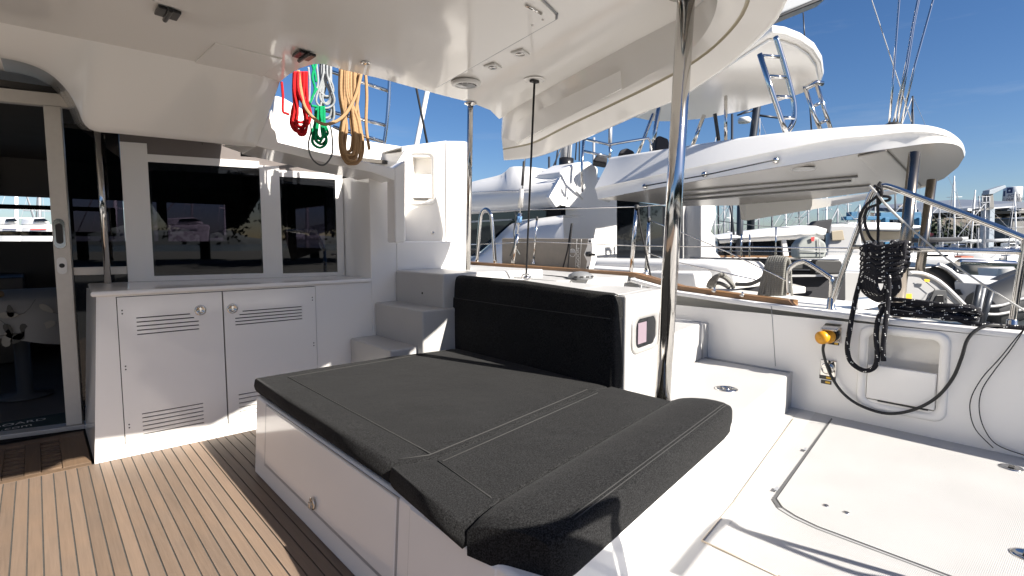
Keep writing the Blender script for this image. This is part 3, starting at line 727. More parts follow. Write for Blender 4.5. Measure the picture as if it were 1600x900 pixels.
# ---- steel posts
def post(name, a, b_, r, label, flange_top=True, flange_bot=True):
    t = thing(name, a, label, 'post', 'polished steel posts holding up the overhang')
    MB().tube([a, b_], r, 24).build('tube', STEEL, t)
    ax = (b_ - a).normalized()
    if flange_bot: MB().lathe(a, ZUP, [(r * 1.9, 0), (r * 1.9, 0.006), (r * 1.15, 0.014), (r, 0.02)], 24).build('base_flange', STEEL, t)
    if flange_top: MB().lathe(b_, -ZUP, [(r * 2.2, 0), (r * 2.2, 0.006), (r * 1.2, 0.012), (r, 0.018)], 24).build('top_flange', STEEL, t)
    return t
p1 = onZ(163, 439, 0.934); p1 = V((0.338, 4.30, 0.934))
post('support_post', p1, onY(151.5, 196, 4.30), 0.0185, 'slim steel post standing on the locker worktop under the arch', False, False)
b2 = onZ(731, 428, 0.951); post('support_post', b2, onC(735, 161) - V((0, 0, 0.002)), 0.019, 'slim steel post rising from the side deck behind the backrest')
b3 = V((2.205, 1.425, 0.43)); tp = onY(1072, 0, 1.30); tp = b3 + (tp - b3) * ((2.24 - b3.z) / (tp.z - b3.z))
post('support_post', b3, tp, 0.0365, 'thick polished steel post standing at the corner of the sunbed', True, True)

# ---- sunbed
SL = 0.178
bed = thing('sunbed', (1.4, 2.0, 0), 'white moulded sunbed base with a large drop door and a steel latch', 'sunbed')
base = [(0.79, 2.93), (0.79, 0.833), (2.19, 1.082), (2.19, 2.93)]
def lean(mb):
    for p in mb.v:
        if p.x < 0.9: p.x += 0.024 * p.z / 0.4
    return mb
lean(MB().prism([V((a, b_, 0.0)) for a, b_ in base], (0, 0, 0.405))).build('body', GEL, bed, bevel=0.016, seg=4)
lean(MB().box((0.7885, 1.462, 0.092), (0.80, 2.768, 0.398))).build('door_gap', GELGL, bed)
xs_ = 0.786
lean(MB().box((xs_, 1.47, 0.10), (xs_ + 0.02, 2.76, 0.396))).build('drop_door', GEL, bed, bevel=0.010)
lean(MB().box((xs_ + 0.001, 0.98, 0.10), (xs_ + 0.02, 1.40, 0.396))).build('side_panel', GEL, bed, bevel=0.010)
lt = onX(488, 787, xs_); MB().lathe(lt, (-1, 0, 0), [(0.026, 0), (0.026, 0.003), (0.018, 0.006), (0.016, 0.002), (0, 0.002)], 20).obox(lt + V((-0.008, 0, -0.004)), (0, 1, 0), (1, 0, 0), ZUP, 0.018, 0.012, 0.026).build('latch', STEEL, bed, bevel=0.002, seg=2)

ZT = 0.487
sec1 = [(0.826, 2.985), (0.822, 2.5), (0.822, 2.0), (0.822, 1.515), (0.95, 1.475), (1.30, 1.535), (1.96, 1.655), (2.09, 1.66), (2.10, 2.2), (2.09, 2.93), (1.6, 2.995), (1.2, 3.0)]
mt = one(MB().pad(sec1, 0.408, ZT, 0.017, 5, 0.005), 'sunbed_mattress', FABRIC, 'large charcoal sunbed mattress lying below the backrest', 'mattress')
sec2 = [(0.812, 1.509), (0.775, 1.076), (0.93, 1.111), (1.5, 1.213), (2.11, 1.322), (2.105, 1.65), (1.965, 1.648), (1.30, 1.528), (0.95, 1.467)]
a2 = one(MB().pad(sec2, 0.407, ZT - 0.001, 0.009, 4, 0.002, (0.02, 0.05)), 'foot_mattress', FABRIC, 'narrow charcoal mattress section between the big mattress and the bolster', 'mattress')
FE = [V((0.776, 1.073, 0)), V((0.93, 1.108, 0)), V((1.5, 1.211, 0)), V((2.11, 1.321, 0)), V((2.215, 1.335, 0))]
AE = [V((0.868, 0.850, 0)), V((0.93, 0.846, 0)), V((1.5, 0.950, 0)), V((2.12, 1.062, 0)), V((2.240, 1.088, 0))]
PR = [(0.03, .372), (0.0, .388), (-.008, .43), (-.006, .480), (0.008, .493), (0.035, .503), (0.16, .514), (0.32, .517), (0.5, .516), (0.7, .509), (0.85, .500), (0.95, .491), (0.99, .480), (1.0, .465), (1.0, .40)]
fE, aE = resample(FE, 26), resample(AE, 26); rows = []
for k, (f_, a_) in enumerate(zip(fE, aE)):
    e0 = min(k, 25 - k); zs = (0.84, 0.95, 1.0)[min(e0, 2)]; sh = (0.06, 0.015, 0.0)[min(e0, 2)]
    along = (fE[-1] - fE[0]).normalized() * (0.006 if k == 25 else -0.006 if k == 0 else 0)
    rows.append([a_.lerp(f_, q + sh * (0.5 - q)) + V((0, 0, .40 + (z - .40) * (zs if z > .40 else 1))) - along for q, z in PR])
mbb = MB().loft(rows); mbb.f.append(list(range(len(PR)))); mbb.f.append([len(mbb.v) - len(PR) + i for i in range(len(PR))])
bo = one(mbb, 'bolster_cushion', FABRIC, 'raised charcoal bolster cushion along the aft end of the sunbed', 'cushion')
def seam(parent, pts, z, r=0.0022, m_=THREAD, dbl=0.0):
    for o in ((0,) if not dbl else (-dbl, dbl)):
        MB().tube([V((a, b_ + o, z)) for a, b_ in pts], r, 6).build('seam', m_, parent)
seam(mt, [(0.955, 1.50), (0.955, 2.86), (2.03, 2.90)], ZT + 0.0058, 0.002)
seam(mt, [(0.852, 1.535), (0.95, 1.500), (1.30, 1.560), (1.96, 1.682)], ZT + 0.0022, 0.0022)
seam(a2, [(0.955, 1.43), (1.30, 1.493), (1.955, 1.613)], ZT + 0.0008, 0.002)
seam(a2, [(0.945, 1.44), (0.915, 1.13)], ZT + 0.0018, 0.002)
for w_ in (0.3, 0.62):
    MB().tube([r_[5].lerp(r_[6], w_) + V((0, 0, 0.0006)) for r_ in rows[2:-1]], 0.0016, 6).build('seam', THREAD, bo)
bk_ = thing('backrest_cushion', (2.13, 2.3, 0.46), 'tall charcoal backrest cushion leaning upright along the starboard side of the sunbed', 'cushion')
prof = []
def brow(yf, ya, x0, z):  # closed horizontal ring of the cushion at height z
    return [V((x0, yf, z)), V((x0 - 0.012, (yf + ya) / 2, z)), V((x0, ya + 0.02, z)), V((x0 + 0.012, ya, z)), V((x0 + 0.075, ya, z)), V((x0 + 0.087, ya + 0.01, z)), V((x0 + 0.087, yf, z)), V((x0 + 0.01, yf + 0.012, z))]
rws = [brow(3.02, 1.635, 2.095, 0.47), brow(3.03, 1.63, 2.093, 0.56), brow(3.035, 1.64, 2.093, 0.72), brow(3.03, 1.645, 2.097, 0.815), brow(3.01, 1.645, 2.104, 0.826), brow(3.005, 1.65, 2.108, 0.89)]
zt_ = lambda y, top: top
def toprow(dx, z, inset, drop):
    r_ = brow(3.0 - inset, 1.655 + inset, 2.11 + dx, z)
    for p in r_:
        if p.y < 2.1: p.z -= drop
    for i_ in (4, 5, 6): r_[i_].x -= 2 * dx
    return r_
rws += [toprow(0.004, 0.935, 0.003, 0.022), toprow(0.012, 0.958, 0.012, 0.026), toprow(0.026, 0.970, 0.03, 0.028), toprow(0.038, 0.973, 0.05, 0.03)]
mbk = MB().loft(rws, True, True); o = len(mbk.v); mbk.f.append(list(range(o - 8, o)))
q = mbk.build('pad', FABRIC, bk_)
md = q.modifiers.new('s', 'SUBSURF'); md.levels = md.render_levels = 2; md.subdivision_type = 'SIMPLE'
MB().tube([V((2.098, 3.0, 0.821)), V((2.086, 2.33, 0.821)), V((2.098, 1.66, 0.821))], 0.0025, 6, sub=6).build('seam', THREAD, bk_)

# ---- box with porthole and the side deck
bx = thing('porthole_box', (2.4, 1.7, 0.4), 'white moulded box with a small porthole beside the sunbed backrest', 'box')
def slY(x, y0=1.62): return y0 + SL * (x - 2.12)
MB().prism([V((2.19, slY(2.19), 0.40)), V((2.64, slY(2.64), 0.40)), V((2.64, 3.6, 0.40)), V((2.19, 3.6, 0.40))], (0, 0, 0.532)).build('shell', GELM, bx, bevel=0.014)
fu = V((1, SL, 0)).normalized(); fn = V((SL, -1, 0)).normalized()
pc = onP(1008, 518, (2.12, 1.62, 0), fn)
ring = [[pc + fu * (a * k) + ZUP * (b_ * k) + fn * o_ for a, b_ in rrect(0.34, 0.205, 0.065, 6)] for k, o_ in ((1.0, -0.002), (1.0, 0.006), (0.96, 0.012), (0.80, 0.013), (0.74, 0.006), (0.74, -0.03))]
ph = MB().loft(ring, True, True).build('porthole_frame', ALU, bx)
MB().prism([pc + fu * a + ZUP * b_ + fn * -0.004 + fn * 0.004 for a, b_ in rrect(0.27, 0.158, 0.045, 6)], fn * 0.003).build('porthole_glass', NIGHT, bx)
MB().obox(pc + fu * -0.045 + fn * 0.0045, fu, fn, ZUP, 0.10, 0.002, 0.11).build('curtain', mat('mauve_curtain', (0.22, 0.17, 0.20), 0.8), bx)
c = onP(968, 462, (2.12, 1.62, 0), fn); MB().obox(c + fn * 0.003, fu, fn, ZUP, 0.05, 0.012, 0.006).build('catch', STEEL, bx)
lidz = 0.9325
for a, b_ in ((onZ(800, 437, lidz), onZ(905, 452, lidz)), (onZ(905, 452, lidz), onZ(985, 440, lidz)), (onZ(960, 462, lidz), onZ(1030, 448, lidz))):
    MB().tube([a, b_], 0.002, 6).build('lid_joint', GELGL, bx)

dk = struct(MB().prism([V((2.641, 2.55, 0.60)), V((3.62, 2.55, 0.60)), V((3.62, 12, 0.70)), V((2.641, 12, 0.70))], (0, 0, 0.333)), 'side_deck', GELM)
dk2 = MB().box((2.19, 3.601, 0.60), (2.64, 3.61, 0.93))

# ---- starboard bulwark with capping rail
bw = thing('bulwark', (3.5, 1.0, 0.2), 'white bulwark with a storage pocket and teak capping on the starboard side', 'wall')
ys = [-3.0, 0.0, 0.3, 0.8, 1.3, 1.7, 2.1, 2.5]; zs_ = [0.765, 0.775, 0.78, 0.787, 0.806, 0.824, 0.848, 0.92]
def bwz(y):
    for (a, b_), (c_, d_) in zip(zip(ys, ys[1:]), zip(zs_, zs_[1:])):
        if a <= y <= b_: return c_ + (d_ - c_) * (y - a) / (b_ - a)
    return zs_[-1] if y > 2 else zs_[0]
n0, n1 = onX(1362, 600, 3.4), onX(1474, 600, 3.4)
pzs = (0.335, 0.50, 0.70)
# inner skin as a plate with a pocket hole
py0, py1 = 0.600, 0.912
m = MB().gridplate((3.4, 2.58, 0.15), (0, -1, 0), (0, 0, 1), [0, 2.58 - py1, 2.58 - py0, 5.58], [0, pzs[0] - 0.15, pzs[1] - 0.15, pzs[2] - 0.15, 0.60], {(1, 2), (1, 1)}, 0.13)
m.build('inner_skin', GEL, bw)
MB().box((3.531, py0 - 0.05, 0.25), (3.54, py1 + 0.05, 0.72)).build('pocket_back', GEL, bw)
MB().box((3.392, py0 + 0.004, pzs[0] + 0.006), (3.41, py1 - 0.004, pzs[1] + 0.03)).build('pocket_flap', GEL, bw, bevel=0.006)
MB().box((3.391, py0 + 0.03, pzs[0] - 0.002), (3.399, py1 - 0.06, pzs[0] + 0.005)).build('flap_gap', GAP, bw)
pcn = V((3.399, (py0 + py1) / 2, (pzs[0] + pzs[2]) / 2 - 0.005))
rg = [[pcn + V((-o_, a * k, b_ * k2)) for a, b_ in rrect(0.40, 0.46, 0.055, 6)] for k, k2, o_ in ((1.0, 1.0, -0.002), (0.995, 0.995, 0.006), (0.96, 0.965, 0.010), (0.84, 0.86, 0.010), (0.80, 0.83, -0.002))]
MB().loft(rg, True, True).build('pocket_rim', GEL, bw)
rows = [[V((x_, y, bwz(y) + dz)) for x_, dz in ((3.4, -0.03), (3.4, -0.006), (3.407, 0), (3.60, 0.004), (3.615, -0.01), (3.66, -0.9), (3.5, -1.5))] for y in ys]
MB().loft(rows).build('cap_and_topside', GEL, bw)
MB().tube([V((3.399, 1.44, 0.80)), V((3.399, 1.40, 0.43))], 0.002, 6).build('mould_line', GELGL, bw)
tk = []
for y in (1.33, 1.45, 1.7, 2.1, 2.5, 3.2, 4.0, 4.8):
    z = bwz(y) if y < 2.5 else 0.925 + (y - 2.5) * 0.012
    tk.append([V((3.445, y, z + 0.002)), V((3.445, y + (0.03 if y < 1.4 else 0), z + 0.032)), V((3.475, y + (0.03 if y < 1.4 else 0), z + 0.036)), V((3.515, y, z + 0.034)), V((3.52, y, z + 0.002))])
k_ = MB().loft(tk, False); k_.f.append([0, 1, 2, 3, 4]); k_.build('teak_capping', TEAKR, bw)
for px, py in ((1116, 452), (1160, 459)):
    p = onX(px, py, 3.435); MB().lathe(p, ZUP, [(0.010, -0.02), (0.012, -0.015), (0.012, -0.004), (0.006, 0.0), (0.006, 0.012), (0, 0.014)], 12).obox(p + V((0, 0, -0.012)), (1, 0, 0), (0, 1, 0), ZUP, 0.02, 0.03, 0.006).build('rail_stud', STEEL, bw)

# ---- raised side platform, step and aft deck
pf = struct(MB().prism([V((2.16, slY(2.16, 1.068), 0.10)), V((3.33, slY(3.33, 1.068), 0.10)), V((3.33, 2.7, 0.10)), V((2.16, 2.7, 0.10))], (0, 0, 0.32)), 'side_platform', GELM, bevel=0.014)
MB().prism([V((2.642, 1.70, 0.418)), V((3.30, 1.835, 0.418)), V((3.30, 2.7, 0.418)), V((2.642, 2.7, 0.418))], (0, 0, 0.245)).build('raised_step', GELM, pf, bevel=0.014)
MB().prism([V((3.331, slY(3.33, 1.07) + 0.01, 0.1)), V((3.399, slY(3.4, 1.07), 0.1)), V((3.399, 2.7, 0.1)), V((3.331, 2.7, 0.1))], (0, 0, 0.315)).build('edge_channel', GELM, pf)
MB().prism([V((3.301, 1.83, 0.416)), V((3.399, 1.85, 0.416)), V((3.399, 2.7, 0.416)), V((3.301, 2.7, 0.416))], (0, 0, 0.232)).build('edge_channel', GELM, pf)
for a, b_ in ((V((3.333, 1.30, 0.4215)), V((3.333, 1.84, 0.4215))), (V((3.30, 1.838, 0.44)), V((3.30, 1.838, 0.66))), (V((3.302, 1.85, 0.664)), V((3.302, 2.6, 0.664))), (V((3.333, 1.292, 0.405)), V((3.333, 1.288, 0.20))), (V((3.36, 1.30, 0.4175)), V((3.36, 1.84, 0.4175)))):
    MB().tube([a, b_], 0.0035, 6).build('edge_groove', MASTG, pf)
pd = onZ(1135, 608, 0.42)
dr_ = MB().lathe(pd, ZUP, [(0.058, 0), (0.058, 0.004), (0.045, 0.007), (0.034, 0.006), (0.032, 0.003)], 30).build('deck_filler', STEEL, pf)
MB().lathe(pd, ZUP, [(0.032, 0.003), (0.020, 0.0035), (0.0, 0.0035)], 24).build('filler_cap', GAP, dr_)
MB().lathe(pd, ZUP, [(0.020, 0.0036), (0.019, 0.007), (0.008, 0.007), (0.007, 0.004), (0, 0.004)], 24).build('cap_key', STEEL, dr_)

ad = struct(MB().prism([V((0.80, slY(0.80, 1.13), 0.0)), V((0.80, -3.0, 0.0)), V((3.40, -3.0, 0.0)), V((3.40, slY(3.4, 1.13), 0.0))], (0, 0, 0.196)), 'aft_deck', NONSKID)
# gap groove and hatch lid
hl = [(3.33, 1.045), (2.115, 0.845), (2.06, 0.80), (2.03, 0.74), (2.012, 0.66), (2.005, 0.3), (2.005, -2.4), (3.33, -2.4)]
MB().prism([V((a, b_, 0.1975)) for a, b_ in [(3.344, 1.058), (2.102, 0.857), (2.044, 0.809), (2.016, 0.745), (2.000, 0.66), (1.996, 0.3), (1.996, -2.41), (3.344, -2.41)]], (0, 0, 0.001)).build('lid_gap', GELGL, ad)
MB().prism([V((a, b_, 0.1987)) for a, b_ in [(3.344, 1.058), (2.102, 0.857), (2.05, 0.815), (2.062, 0.80), (2.115, 0.845), (3.33, 1.045)]], (0, 0, 0.0008)).build('hinge_gap', mat('grey_joint', (0.10, 0.10, 0.10), 0.7), ad)
lid = MB().prism([V((a, b_, 0.199)) for a, b_ in hl], (0, 0, 0.005)).build('deck_hatch', NONSKID, ad, bevel=0.002, seg=2)
MB().prism([V((3.398, 1.24, 0.1955)), V((0.9, 0.80, 0.1955)), V((0.9, 0.72, 0.1955)), V((3.398, 1.16, 0.1955))], (0, 0, 0.0013)).build('smooth_margin', GELM, ad)
for q in ((1290, 790), (1322, 801)):
    p = onZ(*q, 0.204); MB().lathe(p, ZUP, [(0.011, 0), (0.011, 0.002), (0.004, 0.002), (0, 0.001)], 14).build('screw', STEEL, lid)
for q in ((1580, 731), (1605, 868)):
    p = onZ(*q, 0.204); l_ = MB().lathe(p, ZUP, [(0.042, 0), (0.042, 0.003), (0.03, 0.005), (0.026, 0.002), (0, 0.002)], 24).build('flush_latch', STEEL, lid)
    MB().obox(p + V((0.01, 0, 0.003)), (1, 0, 0), (0, 1, 0), ZUP, 0.03, 0.02, 0.003).build('latch_slot', GAP, l_)
for q in ((1258, 702), (1213, 764)):
    p = onZ(*q, 0.204); MB().obox(p, (0.985, 0.165, 0), (-0.165, 0.985, 0), ZUP, 0.035, 0.010, 0.006).build('hinge', MASTG, lid)
pts = [onZ(1240, 655, 0.1985), onZ(1149, 782, 0.1985), onZ(1097, 845, 0.1985), onZ(1216, 900, 0.1985), onZ(1330, 948, 0.1985)]
for a, b_ in zip(pts[1:], pts[2:]): MB().tube([a, b_], 0.003, 6).build('sealant_line', STAIN, ad)
MB().tube([pts[0], pts[1]], 0.004, 6).build('sealant_line', STAIN, ad)

# ================================================================== SALOON seen through the door and windows
sal = thing('saloon', (0, 6.5, 0), 'dim saloon interior with dark furniture and a strip of forward windows behind the open door', 'room')
YF = 8.2
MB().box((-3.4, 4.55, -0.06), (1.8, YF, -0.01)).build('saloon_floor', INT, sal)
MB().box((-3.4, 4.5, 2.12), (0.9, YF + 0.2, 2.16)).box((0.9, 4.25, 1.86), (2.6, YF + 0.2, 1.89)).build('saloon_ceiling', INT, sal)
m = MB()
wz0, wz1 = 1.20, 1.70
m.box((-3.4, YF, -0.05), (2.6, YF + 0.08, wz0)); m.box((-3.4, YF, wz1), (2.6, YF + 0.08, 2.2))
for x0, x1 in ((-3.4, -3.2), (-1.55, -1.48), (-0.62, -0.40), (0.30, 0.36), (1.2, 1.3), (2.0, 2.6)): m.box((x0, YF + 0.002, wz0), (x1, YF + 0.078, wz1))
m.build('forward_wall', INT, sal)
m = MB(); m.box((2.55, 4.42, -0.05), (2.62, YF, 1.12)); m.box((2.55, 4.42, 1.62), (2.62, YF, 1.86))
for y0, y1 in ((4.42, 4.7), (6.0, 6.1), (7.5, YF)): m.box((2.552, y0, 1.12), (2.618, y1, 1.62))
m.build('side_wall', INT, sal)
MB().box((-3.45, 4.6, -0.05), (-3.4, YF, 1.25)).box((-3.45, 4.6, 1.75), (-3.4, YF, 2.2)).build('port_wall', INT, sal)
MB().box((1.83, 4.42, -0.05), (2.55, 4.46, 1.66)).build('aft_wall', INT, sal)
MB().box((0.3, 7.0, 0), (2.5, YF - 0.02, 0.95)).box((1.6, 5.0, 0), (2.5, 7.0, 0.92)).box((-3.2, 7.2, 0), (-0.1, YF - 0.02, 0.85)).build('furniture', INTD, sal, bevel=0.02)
MB().box((-0.62, YF - 0.14, wz0 + 0.06), (0.75, YF - 0.09, wz0 + 0.11)).box((-0.62, YF - 0.14, wz1 - 0.15), (0.75, YF - 0.09, wz1 - 0.10)).box((-0.40, YF - 0.14, wz0 + 0.11), (-0.33, YF - 0.09, wz1 - 0.15)).box((0.68, YF - 0.14, wz0 + 0.11), (0.75, YF - 0.09, wz1 - 0.15)).build('opening_window_frame', NIGHT, sal)
rows = []
for z in (0.95, 1.3, 1.7, 2.1):
    rows.append([V((-0.72 + 0.012 * k + (0.06 if z > 1.6 else 0) * k * 0.5, YF - 0.1 + 0.03 * math.sin(k * 1.9), z)) for k in range(12)])
MB().loft(rows).build('curtain', CURT, sal)
MB().lathe((-0.38, 6.4, 2.155), (0, 0, -1), [(0.06, 0), (0.055, 0.008), (0.04, 0.006), (0, 0.006)], 20).build('spotlight', STEEL, sal)
tb = thing('saloon_table', (-0.35, 5.75, 0), 'saloon table on a steel pedestal under a leaf printed cloth', 'table')
tz = 0.78
MB().lathe((-0.12, 5.62, 0), ZUP, [(0.17, 0), (0.17, 0.012), (0.05, 0.03), (0.048, 0.70)], 24).build('pedestal', RIB, tb)
tx1 = 0.16
MB().box((-1.5, 5.2, tz - 0.04), (tx1, 6.4, tz)).build('tabletop', INTD, tb)
def cl(y, x, d): return V((x, y, d))
rows = [[V((-1.52 + i * 0.07, 6.42, tz + 0.003)) for i in range(25)], [V((-1.52 + i * 0.07, 5.19, tz + 0.003)) for i in range(25)],
        [V((-1.52 + i * 0.07, 5.165 + 0.012 * math.sin(i * 1.1), tz - 0.12)) for i in range(25)], [V((-1.52 + i * 0.07, 5.16 + 0.03 * math.sin(i * 1.1), tz - 0.30 + 0.05 * math.sin(i * 0.42 + 0.6))) for i in range(25)]]
cw = MB().loft(rows).build('saloon_tablecloth', CLOTHW, None)
tag(cw, 'cream cloth printed with dark leaves hanging over the saloon table', 'tablecloth')
lf = MB(); lf2 = MB()
for k in range(30):
    a = random.uniform(0, 6.28); x, z = random.uniform(-1.4, 0.1), tz - random.uniform(0.03, 0.26)
    c, u, w = V((x, 5.150, z)), V((math.cos(a), 0, math.sin(a))), V((-math.sin(a), 0, math.cos(a)))
    L_ = random.uniform(0.045, 0.065)
    pts = [c + u * (L_ * math.cos(t)) + w * (L_ * 0.42 * math.sin(t) * (1 - 0.3 * math.cos(t))) for t in [i * 0.5236 for i in range(12)]]
    (lf if k % 3 else lf2).add(pts, [tuple(range(12))])
    if k % 2: lf.tube([c + u * L_ + w * j * 0 + u * (j * 0.03) + w * (0.012 * j * j) for j in range(4)], 0.002, 4)
tag(lf.build('leaf_print', LEAFD, cw, recalc=False), kind='stuff'); tag(lf2.build('leaf_print', LEAFL, cw, recalc=False), kind='stuff')
fr_ = MB()
for k in range(6): fr_.lathe((-0.52 + 0.06 * k, 5.5 + 0.03 * (k % 2), tz + 0.028), ZUP, [(0.001, -0.03), (0.026, -0.015), (0.03, 0), (0.024, 0.018), (0.001, 0.028)], 10)
one(fr_, 'bread_rolls', mat('brown_crust', (0.24, 0.15, 0.08), 0.7), 'small brown rolls lying on the saloon table', 'food')
dm = one(MB().box((-1.2, 4.56, -0.009), (0.09, 4.86, 0.004)), 'door_mat', MATG, 'dark green door mat with white lettering just inside the sliding door', 'mat')
lettering('ON BOARD', 'lettering', LETTER, dm, V((-0.42, 4.735, 0.004)), (1, -0.0, 0), (0, 1, 0), 0.078)
lettering('nautic.com', 'lettering', LETTER, dm, V((-0.42, 4.64, 0.004)), (1, -0.0, 0), (0, 1, 0), 0.078)

# ================================================================== LINES, RAILS AND FITTINGS
def hank(name, m, label, pts_list, r, sub=6, cat='rope', group=None, n=8):
    mb = MB()
    for p in pts_list: mb.tube(p, r, n, sub=sub)
    return one(mb, name, m, label, cat, group)
RP, RN = V((1.25, 3.375, 0)), V((0.06, 0.998, 0)).normalized()     # vertical plane in which the coils hang
def rp(px, py, o=0.0): return onP(px, py, RP + RN * o, RN)
rr = random.Random(3)
def loops(cx_top, top, bot, w, n, o0=0.0, jit=3.0, tw=None):
    """open bights of different length and width falling from one hanging point"""
    out = []; W = (tw if tw is not None else w * 0.7)
    for k in range(n):
        f = (k + 0.5) / n - 0.5; o = o0 + rr.uniform(-0.03, 0.03)
        tx = cx_top + f * W + rr.uniform(-1.5, 1.5); b_ = bot - rr.uniform(0, 1) ** 1.5 * jit * 9; bw_ = w * rr.uniform(0.22, 0.52); sh_ = cx_top + rr.uniform(-0.12, 0.12) * w
        g = rr.uniform(1.5, 4.5)
        out.append([rp(tx - g, top, o), rp(tx - g - 1, top + (b_ - top) * 0.3, o), rp(sh_ - bw_ * 0.75, top + (b_ - top) * 0.62, o + 0.01), rp(sh_ - bw_, top + (b_ - top) * 0.84, o + 0.012), rp(sh_ - bw_ * 0.6, b_ - 3, o + 0.015), rp(sh_ + bw_ * 0.1, b_, o + 0.015), rp(sh_ + bw_ * 0.75, b_ - 4, o + 0.01), rp(sh_ + bw_, top + (b_ - top) * 0.82, o), rp(sh_ + bw_ * 0.7, top + (b_ - top) * 0.6, o - 0.005), rp(tx + g, top + (b_ - top) * 0.3, o - 0.01), rp(tx + g, top, o - 0.01)])
    return out
hank('rope_coil', R_RED, 'bright red rope coiled and hung at the port end of the row of lines', loops(468, 112, 213, 29, 10, 0.0, 3, 16) + [[rp(440, 128), rp(442, 150), rp(442, 173), rp(447, 177), rp(452, 179)]], 0.0078, group='ropes hung under the overhang')
hank('rope_coil', R_GREEN, 'green rope coil hanging between the red and the grey coils', [[rp(487, 98), rp(492, 115), rp(494, 128)], [rp(494, 100), rp(488, 120), rp(492, 140), rp(484, 162)], [rp(484, 162), rp(489, 150), rp(495, 138)], [rp(486, 165), rp(498, 168), rp(492, 172)]] + loops(500, 166, 231, 24, 7, 0.01, 2, 9), 0.0078, group='ropes hung under the overhang')
hank('rope_coil', R_GREY, 'pale grey rope coil fanning out between the green and the tan coils', loops(510, 96, 194, 28, 9, 0.03, 5, 13) + [[rp(482, 105), rp(484, 130), rp(483, 160)], [rp(494, 96), rp(497, 130), rp(490, 150), rp(484, 163)]], 0.0064, group='ropes hung under the overhang')
hank('rope_coil', R_TAN, 'thick tan rope coil hanging in a long bundle in front of the ladder', loops(546, 104, 261, 35, 7, 0.0, 3, 24) + [[rp(466, 110, -0.03), rp(470, 140, -0.03), rp(478, 170, -0.04), rp(500, 192, -0.05), rp(520, 192, -0.05), rp(540, 178, -0.05), rp(556, 148, -0.04), rp(565, 112, -0.03)], [rp(571, 112), rp(573, 150), rp(572, 195), rp(577, 234)]], 0.0105, group='ropes hung under the overhang')
hank('rope_loop', R_SLATE, 'thin slate grey line hanging in one wide loop below the green coil', [[rp(462, 118, 0.04), rp(466, 150, 0.04), rp(476, 168, 0.04), rp(486, 200, 0.02), rp(482, 225, 0.02), rp(486, 245, 0.02), rp(498, 257, 0.02), rp(509, 256, 0.02), rp(519, 240, 0.02), rp(519, 215, 0.02), rp(515, 190, 0.02)]], 0.005)
# rod under the overhang carrying the coils
one(MB().tube([rp(432, 96, 0.01) + V((0, 0, 0.035)), rp(590, 108, 0.01) + V((0, 0, 0.035))], 0.012, 10), 'hanging_rail', STEEL, 'steel rail under the overhang from which the coloured rope coils hang', 'rail')

# flybridge ladder rail beyond the ropes
lp_, ln_ = V((2.05, 4.7, 0)), V((0.25, 0.968, 0)).normalized()
def lq(px, py): return onP(px, py, lp_, ln_)
t = thing('flybridge_ladder', lq(595, 249), 'polished steel guard rail with three cross bars on the flybridge behind the tan rope', 'rail')
MB().tube([lq(595, 249), lq(601, 218), lq(605, 185), lq(608, 140), lq(610, 80)], 0.017, 12, sub=4).build('upright', STEEL, t)
for a, b_ in (((500, 106), (606, 142)), ((506, 172), (603, 196)), ((520, 198), (600, 222))): MB().tube([lq(*a), lq(*b_)], 0.016, 12).build('rung', STEEL, t)

# far mast with furled sail and black stay seen through the side opening
a, b_ = onD(651, 225, 16), onD(672, 120, 16)
one(MB().tube([a - (b_ - a) * 0.3, a, b_, b_ + (b_ - a) * 2], 0.075, 12), 'furled_spar', MASTW, 'white spar rising behind the console seen through the gap beside the tan rope', 'mast')
hank('stay', R_DARK, 'black stay crossing the white spar behind the console', [[onD(668, 226, 14), onD(650, 135, 14), onD(640, 80, 14)]], 0.03, 1, 'stay')

# running line from ceiling guide to the side deck, padeye and organiser
pt = onC(835, 127) - V((0, 0, 0.01)); pb = onZ(822, 434, 0.936)
hank('control_line', R_DARK, 'thin dark line running from the ceiling guide down to a ring on the side deck', [[pt, pb]], 0.0065, 1, 'rope')
one(MB().tube([onZ(822 + 7 * math.cos(k * 0.785), 433, 0.955) + V((0, 0, 0.022 * math.sin(k * 0.785))) for k in range(8)], 0.005, 8, closed=True).lathe(pb, ZUP, [(0.03, 0), (0.03, 0.006), (0.015, 0.012), (0, 0.012)], 16), 'padeye', STEEL, 'small steel ring on the side deck at the foot of the dark control line', 'fitting')
oc = onZ(907, 436, 0.934)
t = thing('deck_organiser', oc, 'low grey rope organiser with slots on the side deck behind the backrest', 'fitting')
MB().lathe(oc, ZUP, [(0.085, 0), (0.09, 0.012), (0.083, 0.03), (0.05, 0.05), (0.0, 0.056)], 28).build('cover', mat('grey_cover', (0.16, 0.165, 0.17), 0.5), t)
for k in range(6):
    an = R(200 + 28 * k); MB().obox(oc + V((0.087 * math.cos(an), 0.087 * math.sin(an), 0.02)), (-math.sin(an), math.cos(an), 0), (math.cos(an), math.sin(an), 0), ZUP, 0.022, 0.008, 0.01).build('rope_exit', GAP, t)
hank('control_line', R_DARK, 'dark line lying along the side deck beside the grey organiser', [[onZ(846, 430, 0.937), onZ(880, 433, 0.937), onZ(900, 437, 0.94)]], 0.006, 3, 'rope')

